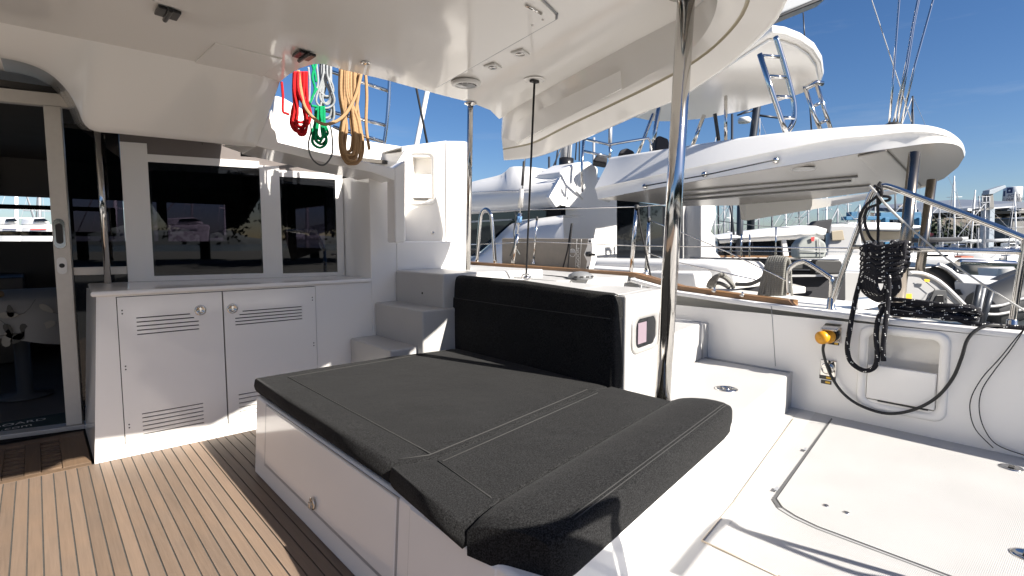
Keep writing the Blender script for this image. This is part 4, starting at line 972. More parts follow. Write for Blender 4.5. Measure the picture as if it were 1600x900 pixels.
# shroud with rigging screw
sx = 3.55
def sh(px, py): return onX(px, py, sx)
t = thing('shroud', sh(802, 416), 'steel shroud with a chrome rigging screw rising outside the side deck', 'rigging')
MB().tube([sh(802, 416), sh(808, 372), sh(813, 330), sh(820, 250), sh(826, 180)], 0.007, 10).build('wire', STEEL, t)
MB().tube([sh(803, 408), sh(809, 365)], 0.017, 12).build('screw_body', STEEL, t); MB().tube([sh(810.5, 350), sh(812.5, 333)], 0.019, 12).build('screw_body', STEEL, t)
MB().tube([sh(811, 348), sh(812, 338)], 0.024, 12).build('band', mat('blue_tape', (0.10, 0.22, 0.42), 0.5), t)
MB().tube([sh(813, 325), sh(815, 295)], 0.026, 12).build('toggle', ALU, t); MB().tube([sh(816, 290), sh(819, 252)], 0.013, 8).build('cover', RUBBER, t)
MB().obox(sh(802, 412), (0, 1, 0), (1, 0, 0), ZUP, 0.05, 0.012, 0.11).build('chain_plate', STEEL, t)
hank('lashing', R_SLATE, 'slate cord lashed alongside the chrome rigging screw', [[sh(797, 400), sh(804, 380), sh(803, 360), sh(806, 345), sh(805, 330)], [sh(800, 405), sh(806, 390), sh(812, 398)]], 0.007, 5, 'rope')

# stanchions, gate hoop and guard lines
def stan(a, b_, r, label, x_=3.56):
    p, q = onX(*a, x_), onX(*b_, x_)
    t = thing('stanchion', p, label, 'stanchion', 'guard rail stanchions along the side deck')
    MB().tube([p, q], r, 14).build('tube', STEEL, t); MB().lathe(p, ZUP, [(r * 2.3, 0), (r * 2.2, 0.008), (r * 1.3, 0.02), (r * 1.25, 0.05)], 16).build('foot', STEEL, t)
    MB().lathe(q, ZUP, [(r * 1.25, -0.02), (r * 1.25, 0.004), (r * 0.6, 0.012), (0, 0.012)], 14).build('cap', RUBBER, t)
    return t
stan((985, 436), (995, 322), 0.0155, 'taller stanchion with a black cap just left of the thick post')
stan((1009, 430), (1014, 342), 0.0125, 'shorter stanchion close to the thick post', 3.72)
stan((834, 412), (839, 340), 0.0105, 'thin stanchion standing in front of the grey gangway board', 3.66)
def hp(px, py): return onX(px, py, 3.56)
one(MB().tube([hp(745, 414), hp(750, 350), hp(753, 333), hp(759, 327), hp(766, 333), hp(769, 350), hp(774, 415)], 0.019, 14, sub=5), 'boarding_hoop', STEEL, 'inverted steel hoop standing on the side deck beside the slim post', 'handrail')
gl = lambda p, x_=3.56: onX(*p, x_)
gw = [[gl((640, 329)), gl((750, 330)), gl((995, 323)), gl((1060, 318))], [gl((735, 382)), gl((840, 378)), gl((990, 384)), gl((1330, 388), 3.5)], [gl((1014, 344), 3.72), gl((1062, 362), 3.7), gl((1140, 395), 3.62), gl((1234, 441), 3.55)], [gl((1012, 395), 3.72), gl((1050, 408), 3.65), gl((1180, 437), 3.6)]]
for k, (w, l) in enumerate(zip(gw, ('upper guard wire running to the taller stanchion', 'lower guard wire running past the gangway board to the aft rail', 'sloping guard wire dropping aft from the shorter stanchion', 'lower sloping wire below the other sloping wire'))):
    hank('guard_wire', STEEL, l, [w], 0.0042, 1, 'wire')
hank('lashing', R_DARK, 'two black cords tied down beside the gangway lettering', [[onX(893, 349, 3.58), onX(887, 390, 3.58), onX(878, 425, 3.58)], [onX(894, 349, 3.58), onX(890, 390, 3.58), onX(887, 424, 3.58)]], 0.007, 1)
hank('lashing', R_DARK, 'black cord hanging from the capped stanchion', [[onX(997, 326, 3.56), onX(1000, 352, 3.57), onX(1008, 390, 3.60), onX(1018, 438, 3.62)]], 0.007, 3)

# gangway board with lettering
gx = 3.66
t = thing('gangway_board', onX(860, 420, gx), 'brown grey gangway board with pale lettering and a white end fitting on the side deck', 'gangway')
q = [onX(*p, gx) for p in ((784, 412), (784, 372), (920, 373), (917, 421))]
MB().prism(q, (0.06, 0, 0)).build('board', BOARD, t, bevel=0.008)
br = [onX(*p, gx - 0.004) for p in ((915, 421), (917, 408), (912, 398), (917, 385), (919, 373), (924, 373), (926, 388), (924, 405), (920, 421))]
MB().prism(br, (0.07, 0, 0)).build('end_fitting', WHITEP, t, bevel=0.004, seg=2)
e_ = onX(917, 397, gx - 0.01); MB().tube([e_, onX(922, 397, gx - 0.01)], 0.022, 12).tube([onX(921, 397.5, gx - 0.01), onX(929, 398, gx - 0.01)], 0.011, 10).build('pivot_pin', BLACK, t)
MB().lathe(onX(922, 377, gx - 0.01), (-1, 0, 0), [(0.01, 0), (0.01, 0.01), (0, 0.01)], 10).lathe(onX(919, 418, gx - 0.01), (-1, 0, 0), [(0.01, 0), (0.01, 0.01), (0, 0.01)], 10).build('bolts', BLACK, t)
o_ = onX(901.8, 421.5, gx)
lettering('LAGOON', 'lettering', GREYLET, t, onX(905.2, 421.5, gx) + V((0, 0, 0)), (0.0, -0.0, 1), (0, 1, 0), 0.046, 0.003)
MB().tube([onX(899, 418, gx - 0.002), onX(901.5, 374, gx - 0.002)], 0.0018, 6).tube([onX(906, 420, gx - 0.002), onX(908.5, 374, gx - 0.002)], 0.0018, 6).build('stripe', GREYLET, t)
c = onX(894.5, 395, gx - 0.003); MB().tube([c + V((0, 0.036 * math.cos(k * 0.314), 0.036 * math.sin(k * 0.314))) for k in range(20)], 0.0022, 6, closed=True).build('emblem_ring', GREYLET, t)
MB().add([c + V((0, 0.034 * math.cos(k * 0.314), 0.034 * math.sin(k * 0.314))) for k in range(11)], [tuple(range(11))]).build('emblem_fill', GELGL, t)

# aft pushpit rail
def pr_(px, py, x_=3.5): return onX(px, py, x_)
t = thing('pushpit_rail', pr_(1297, 484), 'polished steel pushpit rail standing on the bulwark at the aft corner', 'rail')
MB().tube([pr_(1297, 484), pr_(1318, 420), pr_(1345, 345), pr_(1360, 306), pr_(1368, 296), pr_(1380, 291), pr_(1396, 294), pr_(1450, 314), pr_(1520, 340), pr_(1594, 370), pr_(1601, 376), pr_(1600, 392), pr_(1590, 450), pr_(1580, 520)], 0.0155, 14, sub=5).build('top_rail', STEEL, t)
MB().tube([pr_(1332, 386), pr_(1597, 394)], 0.0135, 14).build('mid_rail', STEEL, t)
for p in (pr_(1298, 481), pr_(1580, 518)):
    MB().lathe(p - V((0, 0, 0.02)), ZUP, [(0.035, 0), (0.034, 0.01), (0.022, 0.02), (0.021, 0.075), (0.017, 0.08)], 18).build('foot', STEEL, t)
one(MB().tube([pr_(1232, 462, 3.56), pr_(1232, 425, 3.56), pr_(1240, 414, 3.56), pr_(1252, 409, 3.56), pr_(1262, 411, 3.56), pr_(1292, 430, 3.53), pr_(1300, 440, 3.52), pr_(1297, 476, 3.52)], 0.014, 14, sub=5), 'grab_handle', STEEL, 'low bent steel grab rail on the bulwark beside the grey mooring rope', 'handrail')
hank('guard_wire', R_WHITE, 'pale line slanting down across the pushpit rail from its top corner', [[pr_(1360, 292, 3.46), pr_(1400, 335, 3.46), pr_(1470, 397, 3.46), pr_(1540, 447, 3.47), pr_(1612, 492, 3.47)]], 0.0045, 2, 'wire')
# black flecked rope hanging from the rail
def rk(px, py, o=0.0): return onX(px, py, 3.455 - o)
L_ = []
r9 = random.Random(5)
for k in range(8):
    y0 = 384 + k * 7.6; a = r9.uniform(-2, 2)
    L_.append([rk(1350, y0 + 8, -0.01), rk(1347, y0 + 3 + a, 0.02), rk(1358, y0 - 2, 0.045 - 0.002 * k), rk(1372, y0 + a + 2, 0.05), rk(1388, y0 + 1 - a, 0.052), rk(1405, y0 - 4 + a, 0.045), rk(1418 - max(0, k - 4) * 5, y0 - 5, 0.015), rk(1416 - max(0, k - 4) * 5, y0 + 2, -0.02)])
for x0 in (1352, 1362, 1372, 1391, 1401, 1411):
    L_.append([rk(x0, 408, 0.03), rk(x0 + 1, 392, 0.05), rk(x0 + 4, 380 + r9.uniform(-2, 2), 0.03), rk(x0 + 7, 384, -0.01), rk(x0 + 7, 400, -0.03)])
for k in range(6):
    w = 7 + 4.0 * k; y0 = 424 - k * 2; o = 0.05 - 0.006 * k
    L_.append([rk(1374 - w * 0.7, y0 - 8, o), rk(1375 - w, 438, o), rk(1376 - w * 0.95, 450 + k, o), rk(1376, 455 + w * 0.55, o), rk(1377 + w * 0.9, 450 + k, o), rk(1378 + w * 0.95, 437, o), rk(1378 + w * 0.6, y0 - 8, o)])
L_.append([rk(1352, 396, 0.0), rk(1346, 430, 0.01), rk(1336, 470, 0.06), rk(1327, 520, 0.10), rk(1324, 545, 0.10), rk(1330, 566, 0.10), rk(1350, 579, 0.10), rk(1366, 574, 0.10), rk(1371, 556, 0.10), rk(1369, 525, 0.10), rk(1372, 500, 0.09), rk(1377, 488, 0.07), rk(1384, 478, 0.05)])
L_.append([rk(1389, 430, 0.06), rk(1388, 470, 0.07), rk(1383, 510, 0.10), rk(1380, 540, 0.10), rk(1380.5, 564, 0.10)])
hank('mooring_rope', R_BLACK, 'black rope with white flecks looped round the pushpit rail and hanging down the bulwark', L_, 0.0128, 5, 'rope', n=10)
L_ = []
def bz(y): return bwz(y) + 0.012
for k in range(7):
    a0_ = r9.uniform(0, 6.28); cx_, cy = 3.50 + r9.uniform(-0.02, 0.02), 0.68 + r9.uniform(-0.03, 0.03)
    L_.append([V((cx_ + 0.055 * math.cos(a0_ + q), cy + (0.14 + 0.012 * k) * math.sin(a0_ + q), bz(0.7) + 0.012 + 0.013 * k * abs(math.cos(q * 0.5 + k)))) for q in [i * 0.62 for i in range(9)]])
L_.append([V((3.48, 0.60, bz(0.6) + 0.03)), V((3.46, 0.50, bz(0.5))), V((3.47, 0.40, bz(0.4))), V((3.50, 0.25, bz(0.3)))])
hank('mooring_rope', R_BLACK, 'black rope with white flecks heaped on top of the bulwark aft of the pocket', L_, 0.0118, 4, 'rope', n=10)
hank('lashing', R_DARK, 'black cord tied to the top corner of the pushpit rail and hanging in two bights', [[pr_(1376, 284, 3.47), pr_(1370, 295, 3.46), pr_(1376, 305, 3.45), pr_(1374, 318, 3.46), pr_(1356, 326, 3.46), pr_(1351, 345, 3.46), pr_(1358, 368, 3.46), pr_(1366, 378, 3.47)], [pr_(1366, 290, 3.46), pr_(1378, 298, 3.45), pr_(1366, 310, 3.46), pr_(1352, 322, 3.46), pr_(1343, 340, 3.47), pr_(1346, 365, 3.47), pr_(1352, 380, 3.47)], [pr_(1371, 300, 3.45), pr_(1372, 340, 3.46), pr_(1372, 382, 3.47)], [pr_(1374, 286, 3.5), pr_(1378, 300, 3.44), pr_(1373, 312, 3.46)], [pr_(1374, 306, 3.46), pr_(1390, 308, 3.46), pr_(1388, 313, 3.46), pr_(1376, 315, 3.46)]], 0.0075, 5)
hank('toggle_line', R_WHITE, 'short pale line with a splice across the top corner of the pushpit rail', [[pr_(1358, 290, 3.44), pr_(1372, 304, 3.44), pr_(1384, 320, 3.45), pr_(1412, 348, 3.46)]], 0.006, 3)
# grey mooring rope hanging over the inner guard wire, and its coil
def gm(px, py, o=0.0): return onX(px, py, 3.63 - o)
L_ = []
for k in range(8):
    f = k / 7; tx = 1202 + 26 * f
    L_.append([gm(1186 + 34 * f + r9.uniform(-2, 2), 462, 0.02), gm(1192 + 30 * f, 438, 0.03), gm(tx - 3, 412, 0.03), gm(tx + 1, 402 + 3 * abs(f - 0.4), 0.0), gm(tx + 5, 413, -0.03), gm(1202 + 32 * f, 440, -0.03), gm(1204 + 32 * f, 462, -0.03)])
hank('mooring_rope', R_MOOR, 'thick pale grey mooring rope hung in a hank on the bulwark beside the grab handle', L_, 0.014, 5, n=10)
L_ = []
for k in range(4):
    L_.append([gm(1106 + 3 * k, 448, 0.02), gm(1110 + 3 * k, 439 - k, 0.03), gm(1121 + 2 * k, 431 - 0.7 * k, 0.02), gm(1134 + 2 * k, 435 + k, -0.01 * k), gm(1146, 447 + k, -0.02)])
L_.append([gm(1108, 449), gm(1122, 442), gm(1140, 450)]); L_.append([gm(1150, 444), gm(1170, 444), gm(1186, 438), gm(1196, 430)])
hank('mooring_rope', R_MOOR, 'grey mooring rope lying in a small coil behind the teak capping', L_, 0.0135, 5, n=10)

# shore power inlets, plug and lead
def sk(px, py, o=0.0): return onX(px, py, 3.4 - o)
t = thing('shore_power_inlet', sk(1297, 522), 'upper shore power inlet with its steel lid open above a yellow plug', 'socket', 'shore power inlets on the bulwark')
c = sk(1302, 523); MB().obox(c + V((-0.004, 0, 0)), (0, 1, 0), ZUP, (1, 0, 0), 0.088, 0.088, 0.008).build('flange', STEEL, t, bevel=0.004, seg=2)
MB().lathe(c, (-1, 0, 0), [(0.036, 0), (0.036, 0.03), (0.03, 0.032), (0, 0.02)], 20).build('collar', BLACK, t)
MB().obox(sk(1299, 511, 0.05), (0, 1, 0), (1, 0, 0.3), ZUP, 0.085, 0.085, 0.012).build('lid', STEEL, t, bevel=0.005, seg=2)
MB().obox(sk(1303, 536) + V((-0.002, 0, 0)), (0, 1, 0), ZUP, (1, 0, 0), 0.055, 0.020, 0.002).build('label_plate', BLACK, t)
MB().obox(sk(1307, 537) + V((-0.0035, 0, 0)), (0, 1, 0), ZUP, (1, 0, 0), 0.018, 0.010, 0.001).build('label_mark', LABELY, t)
t = thing('shore_power_inlet', sk(1294, 575), 'lower shore power inlet closed by a steel plate above two yellow labels', 'socket', 'shore power inlets on the bulwark')
c = sk(1294.5, 575); MB().obox(c + V((-0.005, 0, 0)), (0, 1, 0), ZUP, (1, 0, 0), 0.085, 0.095, 0.010).build('flange', STEEL, t, bevel=0.005, seg=2)
MB().lathe(c, (-1, 0, 0), [(0.034, 0.01), (0.034, 0.02), (0.028, 0.024), (0, 0.024)], 22).obox(c + V((-0.02, 0, 0.043)), (0, 1, 0), ZUP, (1, 0, 0), 0.04, 0.012, 0.02).build('lid', STEEL, t)
for (px, py, w, h) in ((1293, 590, 0.085, 0.022), (1291, 597, 0.055, 0.022)):
    p = sk(px, py); MB().obox(p + V((-0.002, 0, 0)), (0, 1, 0), ZUP, (1, 0, 0), w, h, 0.002).build('label_plate', BLACK, t)
    MB().obox(p + V((-0.0035, -w * 0.16, 0)), (0, 1, 0), ZUP, (1, 0, 0), w * 0.45, h * 0.5, 0.001).build('label_mark', LABELY, t)
t = thing('shore_cable', sk(1296, 524, 0.06), 'black shore power lead with a yellow plug looping across the bulwark', 'cable')
c = sk(1300, 524); MB().lathe(c + V((-0.03, 0, 0)), (-0.92, 0.25, -0.05), [(0.034, 0), (0.040, 0.01), (0.040, 0.035), (0.030, 0.04), (0.030, 0.048), (0.037, 0.052), (0.036, 0.082), (0.018, 0.094), (0, 0.094)], 24).build('plug', YELLOW, t)
ce = c + V((-0.03, 0, 0)) + V((-0.92, 0.25, -0.05)).normalized() * 0.09
MB().tube([ce, sk(1288, 532, 0.10), sk(1286, 546, 0.08), sk(1290, 565, 0.06), sk(1300, 590, 0.05), sk(1318, 615, 0.04), sk(1345, 634, 0.04), sk(1385, 646, 0.03), sk(1425, 641, 0.03), sk(1462, 622, 0.03), sk(1488, 592, 0.03), sk(1502, 560, 0.03), sk(1512, 530, 0.025), sk(1530, 513, 0.0), sk(1552, 508, -0.03), sk(1580, 510, -0.1)], 0.0078, 12, sub=6).build('lead', RUBBER, t)
for k, (pts, l) in enumerate((([(1612, 500), (1588, 528), (1562, 560), (1535, 590), (1518, 620), (1516, 645), (1525, 672), (1552, 700)], 'thin dark wire hanging in a wide loop at the aft end of the bulwark'), ([(1606, 506), (1580, 545), (1553, 580), (1534, 610), (1530, 640), (1538, 670), (1558, 695), (1602, 712)], 'second thin dark wire hanging just aft of the first wire loop'))):
    hank('thin_wire', R_DARK, l, [[sk(*p, 0.02) for p in pts]], 0.0022, 6, 'wire')

# seat frame aft of the picture that throws the looped shadow on the bolster and deck
t = thing('aft_seat_frame', (1.6, -0.5, 0.2), 'steel aft seat frame with a dark back panel standing at the transom behind the viewer', 'seat')
def up_(p, h): return V(p) + TO_SUN * (h / TO_SUN.z)
HF = 0.86
A_ = [up_(onZ(735, 842, 0.49), HF), up_(onZ(860, 830, 0.50), HF), up_(onZ(940, 795, 0.50), HF), up_(onZ(975, 785, 0.49), HF), up_(onZ(990, 805, 0.47), HF), up_(V((1.22, 0.84, 0.36)), HF), up_(V((1.28, 0.86, 0.2)), HF)]
MB().tube(A_, 0.022, 12, sub=5).tube([A_[-1], V((A_[-1].x, A_[-1].y, 0.2))], 0.022, 12).build('back_frame', STEEL, t)
bpan = [up_(onZ(735, 858, 0.485), HF), up_(V((0.90, 0.83, 0.47)), HF), up_(V((1.02, 0.86, 0.44)), HF), up_(V((1.17, 0.86, 0.37)), HF), up_(V((1.24, 0.88, 0.2)), HF), up_(V((0.8, 0.80, 0.05)), HF)]
MB().prism(bpan, (0, -0.04, 0.0)).build('back_panel', RUBBER, t)
HB = 0.80
B_ = [up_(V((1.40, 0.84, 0.2)), HB), up_(V((1.79, 0.90, 0.2)), HB), up_(V((1.80, 0.82, 0.2)), HB), up_(V((1.81, 0.52, 0.2)), HB), up_(V((1.86, 0.40, 0.2)), HB), up_(V((2.0, 0.20, 0.2)), HB)]
MB().tube(B_, 0.014, 10, sub=5).build('side_rail', STEEL, t)
for p in (B_[2], B_[-1]): MB().tube([p, V((p.x, p.y, 0.2))], 0.014, 10).build('leg', STEEL, t)

# ================================================================== THE NEIGHBOURING CATAMARAN
nb = thing('catamaran', (8.0, 4.0, -0.9), 'large white catamaran moored alongside with a long flybridge overhang and upper hardtop', 'catamaran')
m = MB()
for y, w0, w1 in ((-1.2, 4.55, 5.6), (1.0, 4.25, 5.9), (5.0, 4.15, 6.0), (12.0, 4.3, 5.8), (15.0, 4.9, 5.2)): pass
hs = [(-1.2, 4.6, 5.6, -0.3), (0.2, 4.35, 5.8, 0.25), (1.0, 4.25, 5.9, 0.60), (5.0, 4.15, 6.0, 0.72), (12.0, 4.3, 5.8, 0.8), (15.0, 4.95, 5.15, 0.85)]
def hull(mb, dx=0.0):
    rows = []
    for y, a, b_, z in hs:
        rows.append([V((a + dx + 0.25, y, -1.3)), V((a + dx, y, z - 0.5)), V((a + dx, y, z - 0.03)), V((a + dx + 0.04, y, z)), V((b_ + dx, y, z)), V((b_ + dx, y, -1.3))])
    o = len(mb.v); mb.loft(rows); mb.f.append([o + i for i in range(6)]); return mb
hull(MB()).build('port_hull', GELN, nb, bevel=0.02)
hull(MB(), 6.2).build('starboard_hull', GELN, nb, bevel=0.02)
MB().box((5.85, 1.2, 0.0), (10.4, 5.6, 0.10)).build('cockpit_floor_panel', NONSKID, nb)
# cabin side: roof shoulder, window band, fairing
def px_prism(pts, fn, d, name, m_, parent=nb, bevel=0.0, seg=2, **k):
    return MB().prism([fn(*p) for p in pts], d).build(name, m_, parent, bevel=bevel, seg=seg, **k)
fx = lambda x_: (lambda a, b_: onX(a, b_, x_))
# coachroof as a loft: gunwale shoulder bulging outward
sh_top = [(690, 300), (738, 284), (782, 273), (795, 262), (806, 260), (820, 263), (832, 277), (858, 280), (876, 276)]
def shrow(pts, x_): return resample(spline([onX(*p, x_) for p in pts], 4), 30)
r0 = shrow(sh_top, 5.55); r1 = shrow([(690, 312), (738, 299), (790, 293), (830, 291), (872, 287)], 5.32)
r2 = shrow([(690, 327), (738, 318), (790, 316), (830, 313), (864, 309)], 5.25); r3 = shrow([(690, 338), (738, 334), (790, 331), (830, 327), (872, 322)], 5.36)
MB().loft([[p + V((2.6, 0.4, 0.05)) for p in r0], [p + V((0.25, 0, 0.02)) for p in r0], r0, r1, r2, r3, [p + V((0.5, 0, 0)) for p in r3]]).build('coachroof', GELN, nb)
yE = r1[-1].y - 0.03
MB().prism([onY(*p, yE) for p in ((876.5, 276), (858, 308), (869, 324), (877.5, 320))], (0.05, 0.12, 0)).build('coachroof_end', GELN, nb, bevel=0.01)
px_prism([(690, 334), (738, 332), (876, 321), (876, 338), (800, 345), (735, 400), (690, 400)], fx(5.42), (0.1, 0, 0), 'cabin_window', NIGHT)
px_prism([(690, 346), (735, 345), (800, 342), (800, 344), (735, 348), (690, 349)], fx(5.40), (0.02, 0, 0), 'window_line', GELGL)
fr1 = shrow([(730, 408), (757, 390), (785, 362), (803, 348), (830, 343), (880, 336)], 5.15); fr2 = shrow([(735, 412), (765, 396), (795, 376), (820, 358), (850, 352), (880, 348)], 4.95); fr3 = shrow([(740, 414), (780, 412), (810, 411), (835, 410), (860, 410), (884, 410)], 4.9)
MB().loft([[p + V((0.4, 0, 0)) for p in fr1], fr1, fr2, fr3]).build('side_fairing', GELN, nb)
MB().tube([onX(690, 303, 5.26), onX(750, 300, 5.26), onX(830, 297, 5.26)], 0.008, 6).build('grab_line', STEEL, nb)
# aft bulkhead, sliding door, steps and helm block
YB = 5.3
fy = lambda y_: (lambda a, b_: onY(a, b_, y_))
px_prism([(876, 268), (900, 254), (921, 252), (935, 262), (935, 300), (965, 305), (965, 412), (876, 412)], fy(YB), (0, 0.5, 0), 'helm_bulkhead', GELN, bevel=0.03)
px_prism([(907, 256), (920, 253), (921, 285), (912, 312), (901, 300)], fy(YB - 0.02), (0, 0.1, 0), 'helm_cheek', GELN, bevel=0.01)
px_prism([(862, 277), (876, 262), (893, 282), (901, 290), (901, 303), (877, 304)], fy(YB + 0.3), (0, 0.4, 0), 'helm_seat', GELGL, bevel=0.02)
px_prism([(877, 308), (905, 307), (905, 335), (877, 338)], fy(YB - 0.03), (0, 0.02, 0), 'step_block', GELN, bevel=0.008)
dd = px_prism([(965, 311), (1066, 326), (1068, 409), (964, 406)], fy(YB + 0.1), (0, 0.06, 0), 'saloon_door', NIGHT)
for x_ in (1013, 1045): px_prism([(x_, 320), (x_ + 3, 320), (x_ + 3, 408), (x_, 408)], fy(YB + 0.09), (0, 0.01, 0), 'door_frame', MASTG, dd)
px_prism([(1067, 322), (1100, 318), (1100, 412), (1067, 412)], fy(YB), (0, 0.3, 0), 'door_jamb', GELGL)
px_prism([(1096, 316), (1117, 312), (1120, 335), (1114, 352), (1111, 362), (1117, 368), (1119, 394), (1127, 402), (1130, 412), (1096, 412)], fy(YB - 0.3), (0, 0.5, 0), 'stair_moulding', GELN, bevel=0.02)
# port cockpit coaming and seats
px_prism([(860, 410), (900, 404), (1000, 405), (1100, 408), (1138, 411), (1150, 421), (1156, 452), (860, 452)], fx(4.75), (0.7, 0, 0), 'coaming', GELN, bevel=0.07, seg=4)
px_prism([(1000, 424), (1086, 425), (1091, 452), (1000, 452)], fx(4.4), (0.3, 0, 0), 'locker_box', GELN, bevel=0.03)
px_prism([(900, 416), (985, 421), (985, 432), (900, 428)], fx(4.42), (0.4, 0, 0), 'side_deck_panel', GELN, bevel=0.02)
mb = MB()
for (a, b_, c, d) in ((1153, 404, 1176, 420), (1178, 404, 1212, 420), (1214, 406, 1270, 421), (1273, 406, 1316, 428)):
    p, q = onD(a, b_, 6.3), onD(c, d, 6.3)
    MB().prism([onD(a, b_ + 3, 6.3), onD(a + 4, b_, 6.3), onD(c - 3, b_ + 1, 6.3), onD(c, b_ + 4, 6.3), onD(c, d, 6.3), onD(a, d, 6.3)], (0.12, 0.1, 0)).build('seat_back', RUBBER, nb, bevel=0.025)
px_prism([(1150, 421), (1322, 424), (1322, 470), (1150, 470)], lambda a, b_: onD(a, b_, 6.45), (0.5, 0.4, 0), 'seat_front', CANVASD, bevel=0.02)
px_prism([(1200, 430), (1318, 429), (1318, 432), (1200, 433)], lambda a, b_: onD(a, b_, 6.2), (0.05, 0.05, 0), 'seat_trim', GELGL)
px_prism([(1235, 447), (1259, 448), (1259, 458), (1235, 460)], lambda a, b_: onD(a, b_, 5.9), (0.4, 0.3, 0), 'step_end', GELN, bevel=0.01)
px_prism([(1316, 424), (1400, 426), (1400, 480), (1316, 480)], lambda a, b_: onD(a, b_, 7.5), (0.3, 0.3, 0), 'cockpit_side', GELGL, bevel=0.02)
px_prism([(1090, 402), (1150, 404), (1150, 420), (1090, 412)], lambda a, b_: onD(a, b_, 7.2), (0.3, 0.3, 0), 'cockpit_table', GELGL, bevel=0.02)
# flybridge overhang
OP, ON = V((0, 1.0, 2.05)), V((0, 0.1, 1))
oo = lambda a, b_, up=0.0: onP(a, b_, OP + V((0, 0, up)), ON)
und = [oo(*p) for p in ((934, 311), (1000, 299), (1100, 281), (1200, 264), (1300, 247), (1360, 237), (1417, 229), (1455, 224), (1485, 224), (1502, 231), (1507, 245), (1497, 261), (1475, 279), (1448, 290))]
ceil_ = und + [oo(1350, 301), oo(1240, 315), oo(1150, 321), oo(1060, 322), oo(1000, 316)]
n_ = len(und)
xq = [4.9] * 7 + [5.0, 5.15, 5.4, 5.7]
cr_px = [(929, 294), (1000, 279), (1100, 258), (1200, 238), (1300, 218), (1360, 212), (1417, 206), (1455, 207), (1486, 215), (1503, 227), (1508, 241)]
tp_px = [(954, 246), (1000, 239), (1100, 224), (1200, 210), (1300, 200), (1360, 196), (1417, 194), (1450, 196), (1482, 205), (1503, 222), (1508.5, 238)]
rU = und[:11]; depth = [(p - EYE).dot(_fw) for p in rU]
rC = [onD(*p, d_ - 0.02) for p, d_ in zip(cr_px, depth)]; rT = [onD(*p, d_ + 0.10) for p, d_ in zip(tp_px, depth)]
sm = lambda r_: resample(spline(r_, 5), 50)
rU, rC, rT = sm(rU), sm(rC), sm(rT)
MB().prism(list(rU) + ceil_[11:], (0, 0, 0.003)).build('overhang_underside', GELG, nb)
up_in = [p + V((0.7, 0.25, 0.03)) for p in rU]
MB().loft([[p + V((1.2, 0.3, 0.02)) for p in rT], [p + V((0.06, 0.03, 0.012)) for p in rT], rT, [p.lerp(q, 0.08) for p, q in zip(rT, rC)], [p.lerp(q, 0.5) for p, q in zip(rT, rC)], rC]).build('overhang_fascia', GELN, nb)
MB().loft([rC, [p.lerp(q, 0.06) + V((0.01, 0, 0)) for p, q in zip(rC, rU)], [p.lerp(q, 0.5) + V((0.01, 0, 0)) for p, q in zip(rC, rU)], rU]).build('fascia_return', GELC, nb)
MB().add([rT[0], rC[0], rU[0], rU[0] + V((0.6, 0.3, 0)), rT[0] + V((0.8, 0.3, 0))], [(0, 1, 2, 3, 4)]).build('fascia_end', GELN, nb)
MB().loft([[oo(1165, 319), oo(1300, 309), oo(1400, 296), oo(1446, 290)], [oo(1165, 345, -0.0) * 0 + onP(1165, 345, oo(1165, 319) + V((0.05, 0, 0)), (1, 0.35, 0)), onP(1300, 322, oo(1300, 309), (1, 0.35, 0)), onP(1400, 303, oo(1400, 296), (1, 0.35, 0)), onP(1452, 291, oo(1446, 290), (1, 0.35, 0))]]).build('far_skirt', GELC, nb)
MB().add([onP(1155, 319, oo(1165, 319), (1, 0.35, 0)), oo(1165, 319), onP(1165, 345, oo(1165, 319) + V((0.05, 0, 0)), (1, 0.35, 0)), onP(1158, 343, oo(1165, 319), (1, 0.35, 0))], [(0, 1, 2, 3)]).build('skirt_end', GELC, nb)
for a, b_ in (((1060, 308), (1330, 283)), ((1060, 300), (1340, 276)), ((1060, 314), (1360, 290))):
    MB().tube([oo(*a, -0.01), oo(*b_, -0.01)], 0.012, 6).build('ceiling_rib', GELGL, nb)
MB().lathe(oo(1255, 263) - V((0, 0, 0.002)), (0, 0, -1), [(0.11, 0), (0.10, 0.015), (0, 0.018)], 20).build('ceiling_lamp', GELGL, nb)
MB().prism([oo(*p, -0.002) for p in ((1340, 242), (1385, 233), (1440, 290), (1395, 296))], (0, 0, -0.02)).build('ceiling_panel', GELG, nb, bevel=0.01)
ha = [onD(1005, 291, depth[1] - 0.1), onD(1100, 274, depth[2] - 0.1), onD(1210, 250, depth[3] - 0.1)]
MB().tube(ha, 0.007, 6).build('grab_line', RUBBER, nb)
for p in (ha[0], onD(1098, 272, depth[2] - 0.09), ha[-1]): MB().lathe(p + V((0.05, 0, 0)), (-1, 0, 0), [(0.03, 0), (0.03, 0.03), (0.015, 0.05), (0, 0.05)], 12).build('line_eye', STEEL, nb)
for a, b_, d_, r_ in (((1429, 238), (1404, 480), 4.55, 0.043), ((1456, 281), (1430, 480), 5.6, 0.044)):
    MB().tube([onD(*a, d_), onD(*b_, d_)], r_, 18).build('post', STEELB, nb)
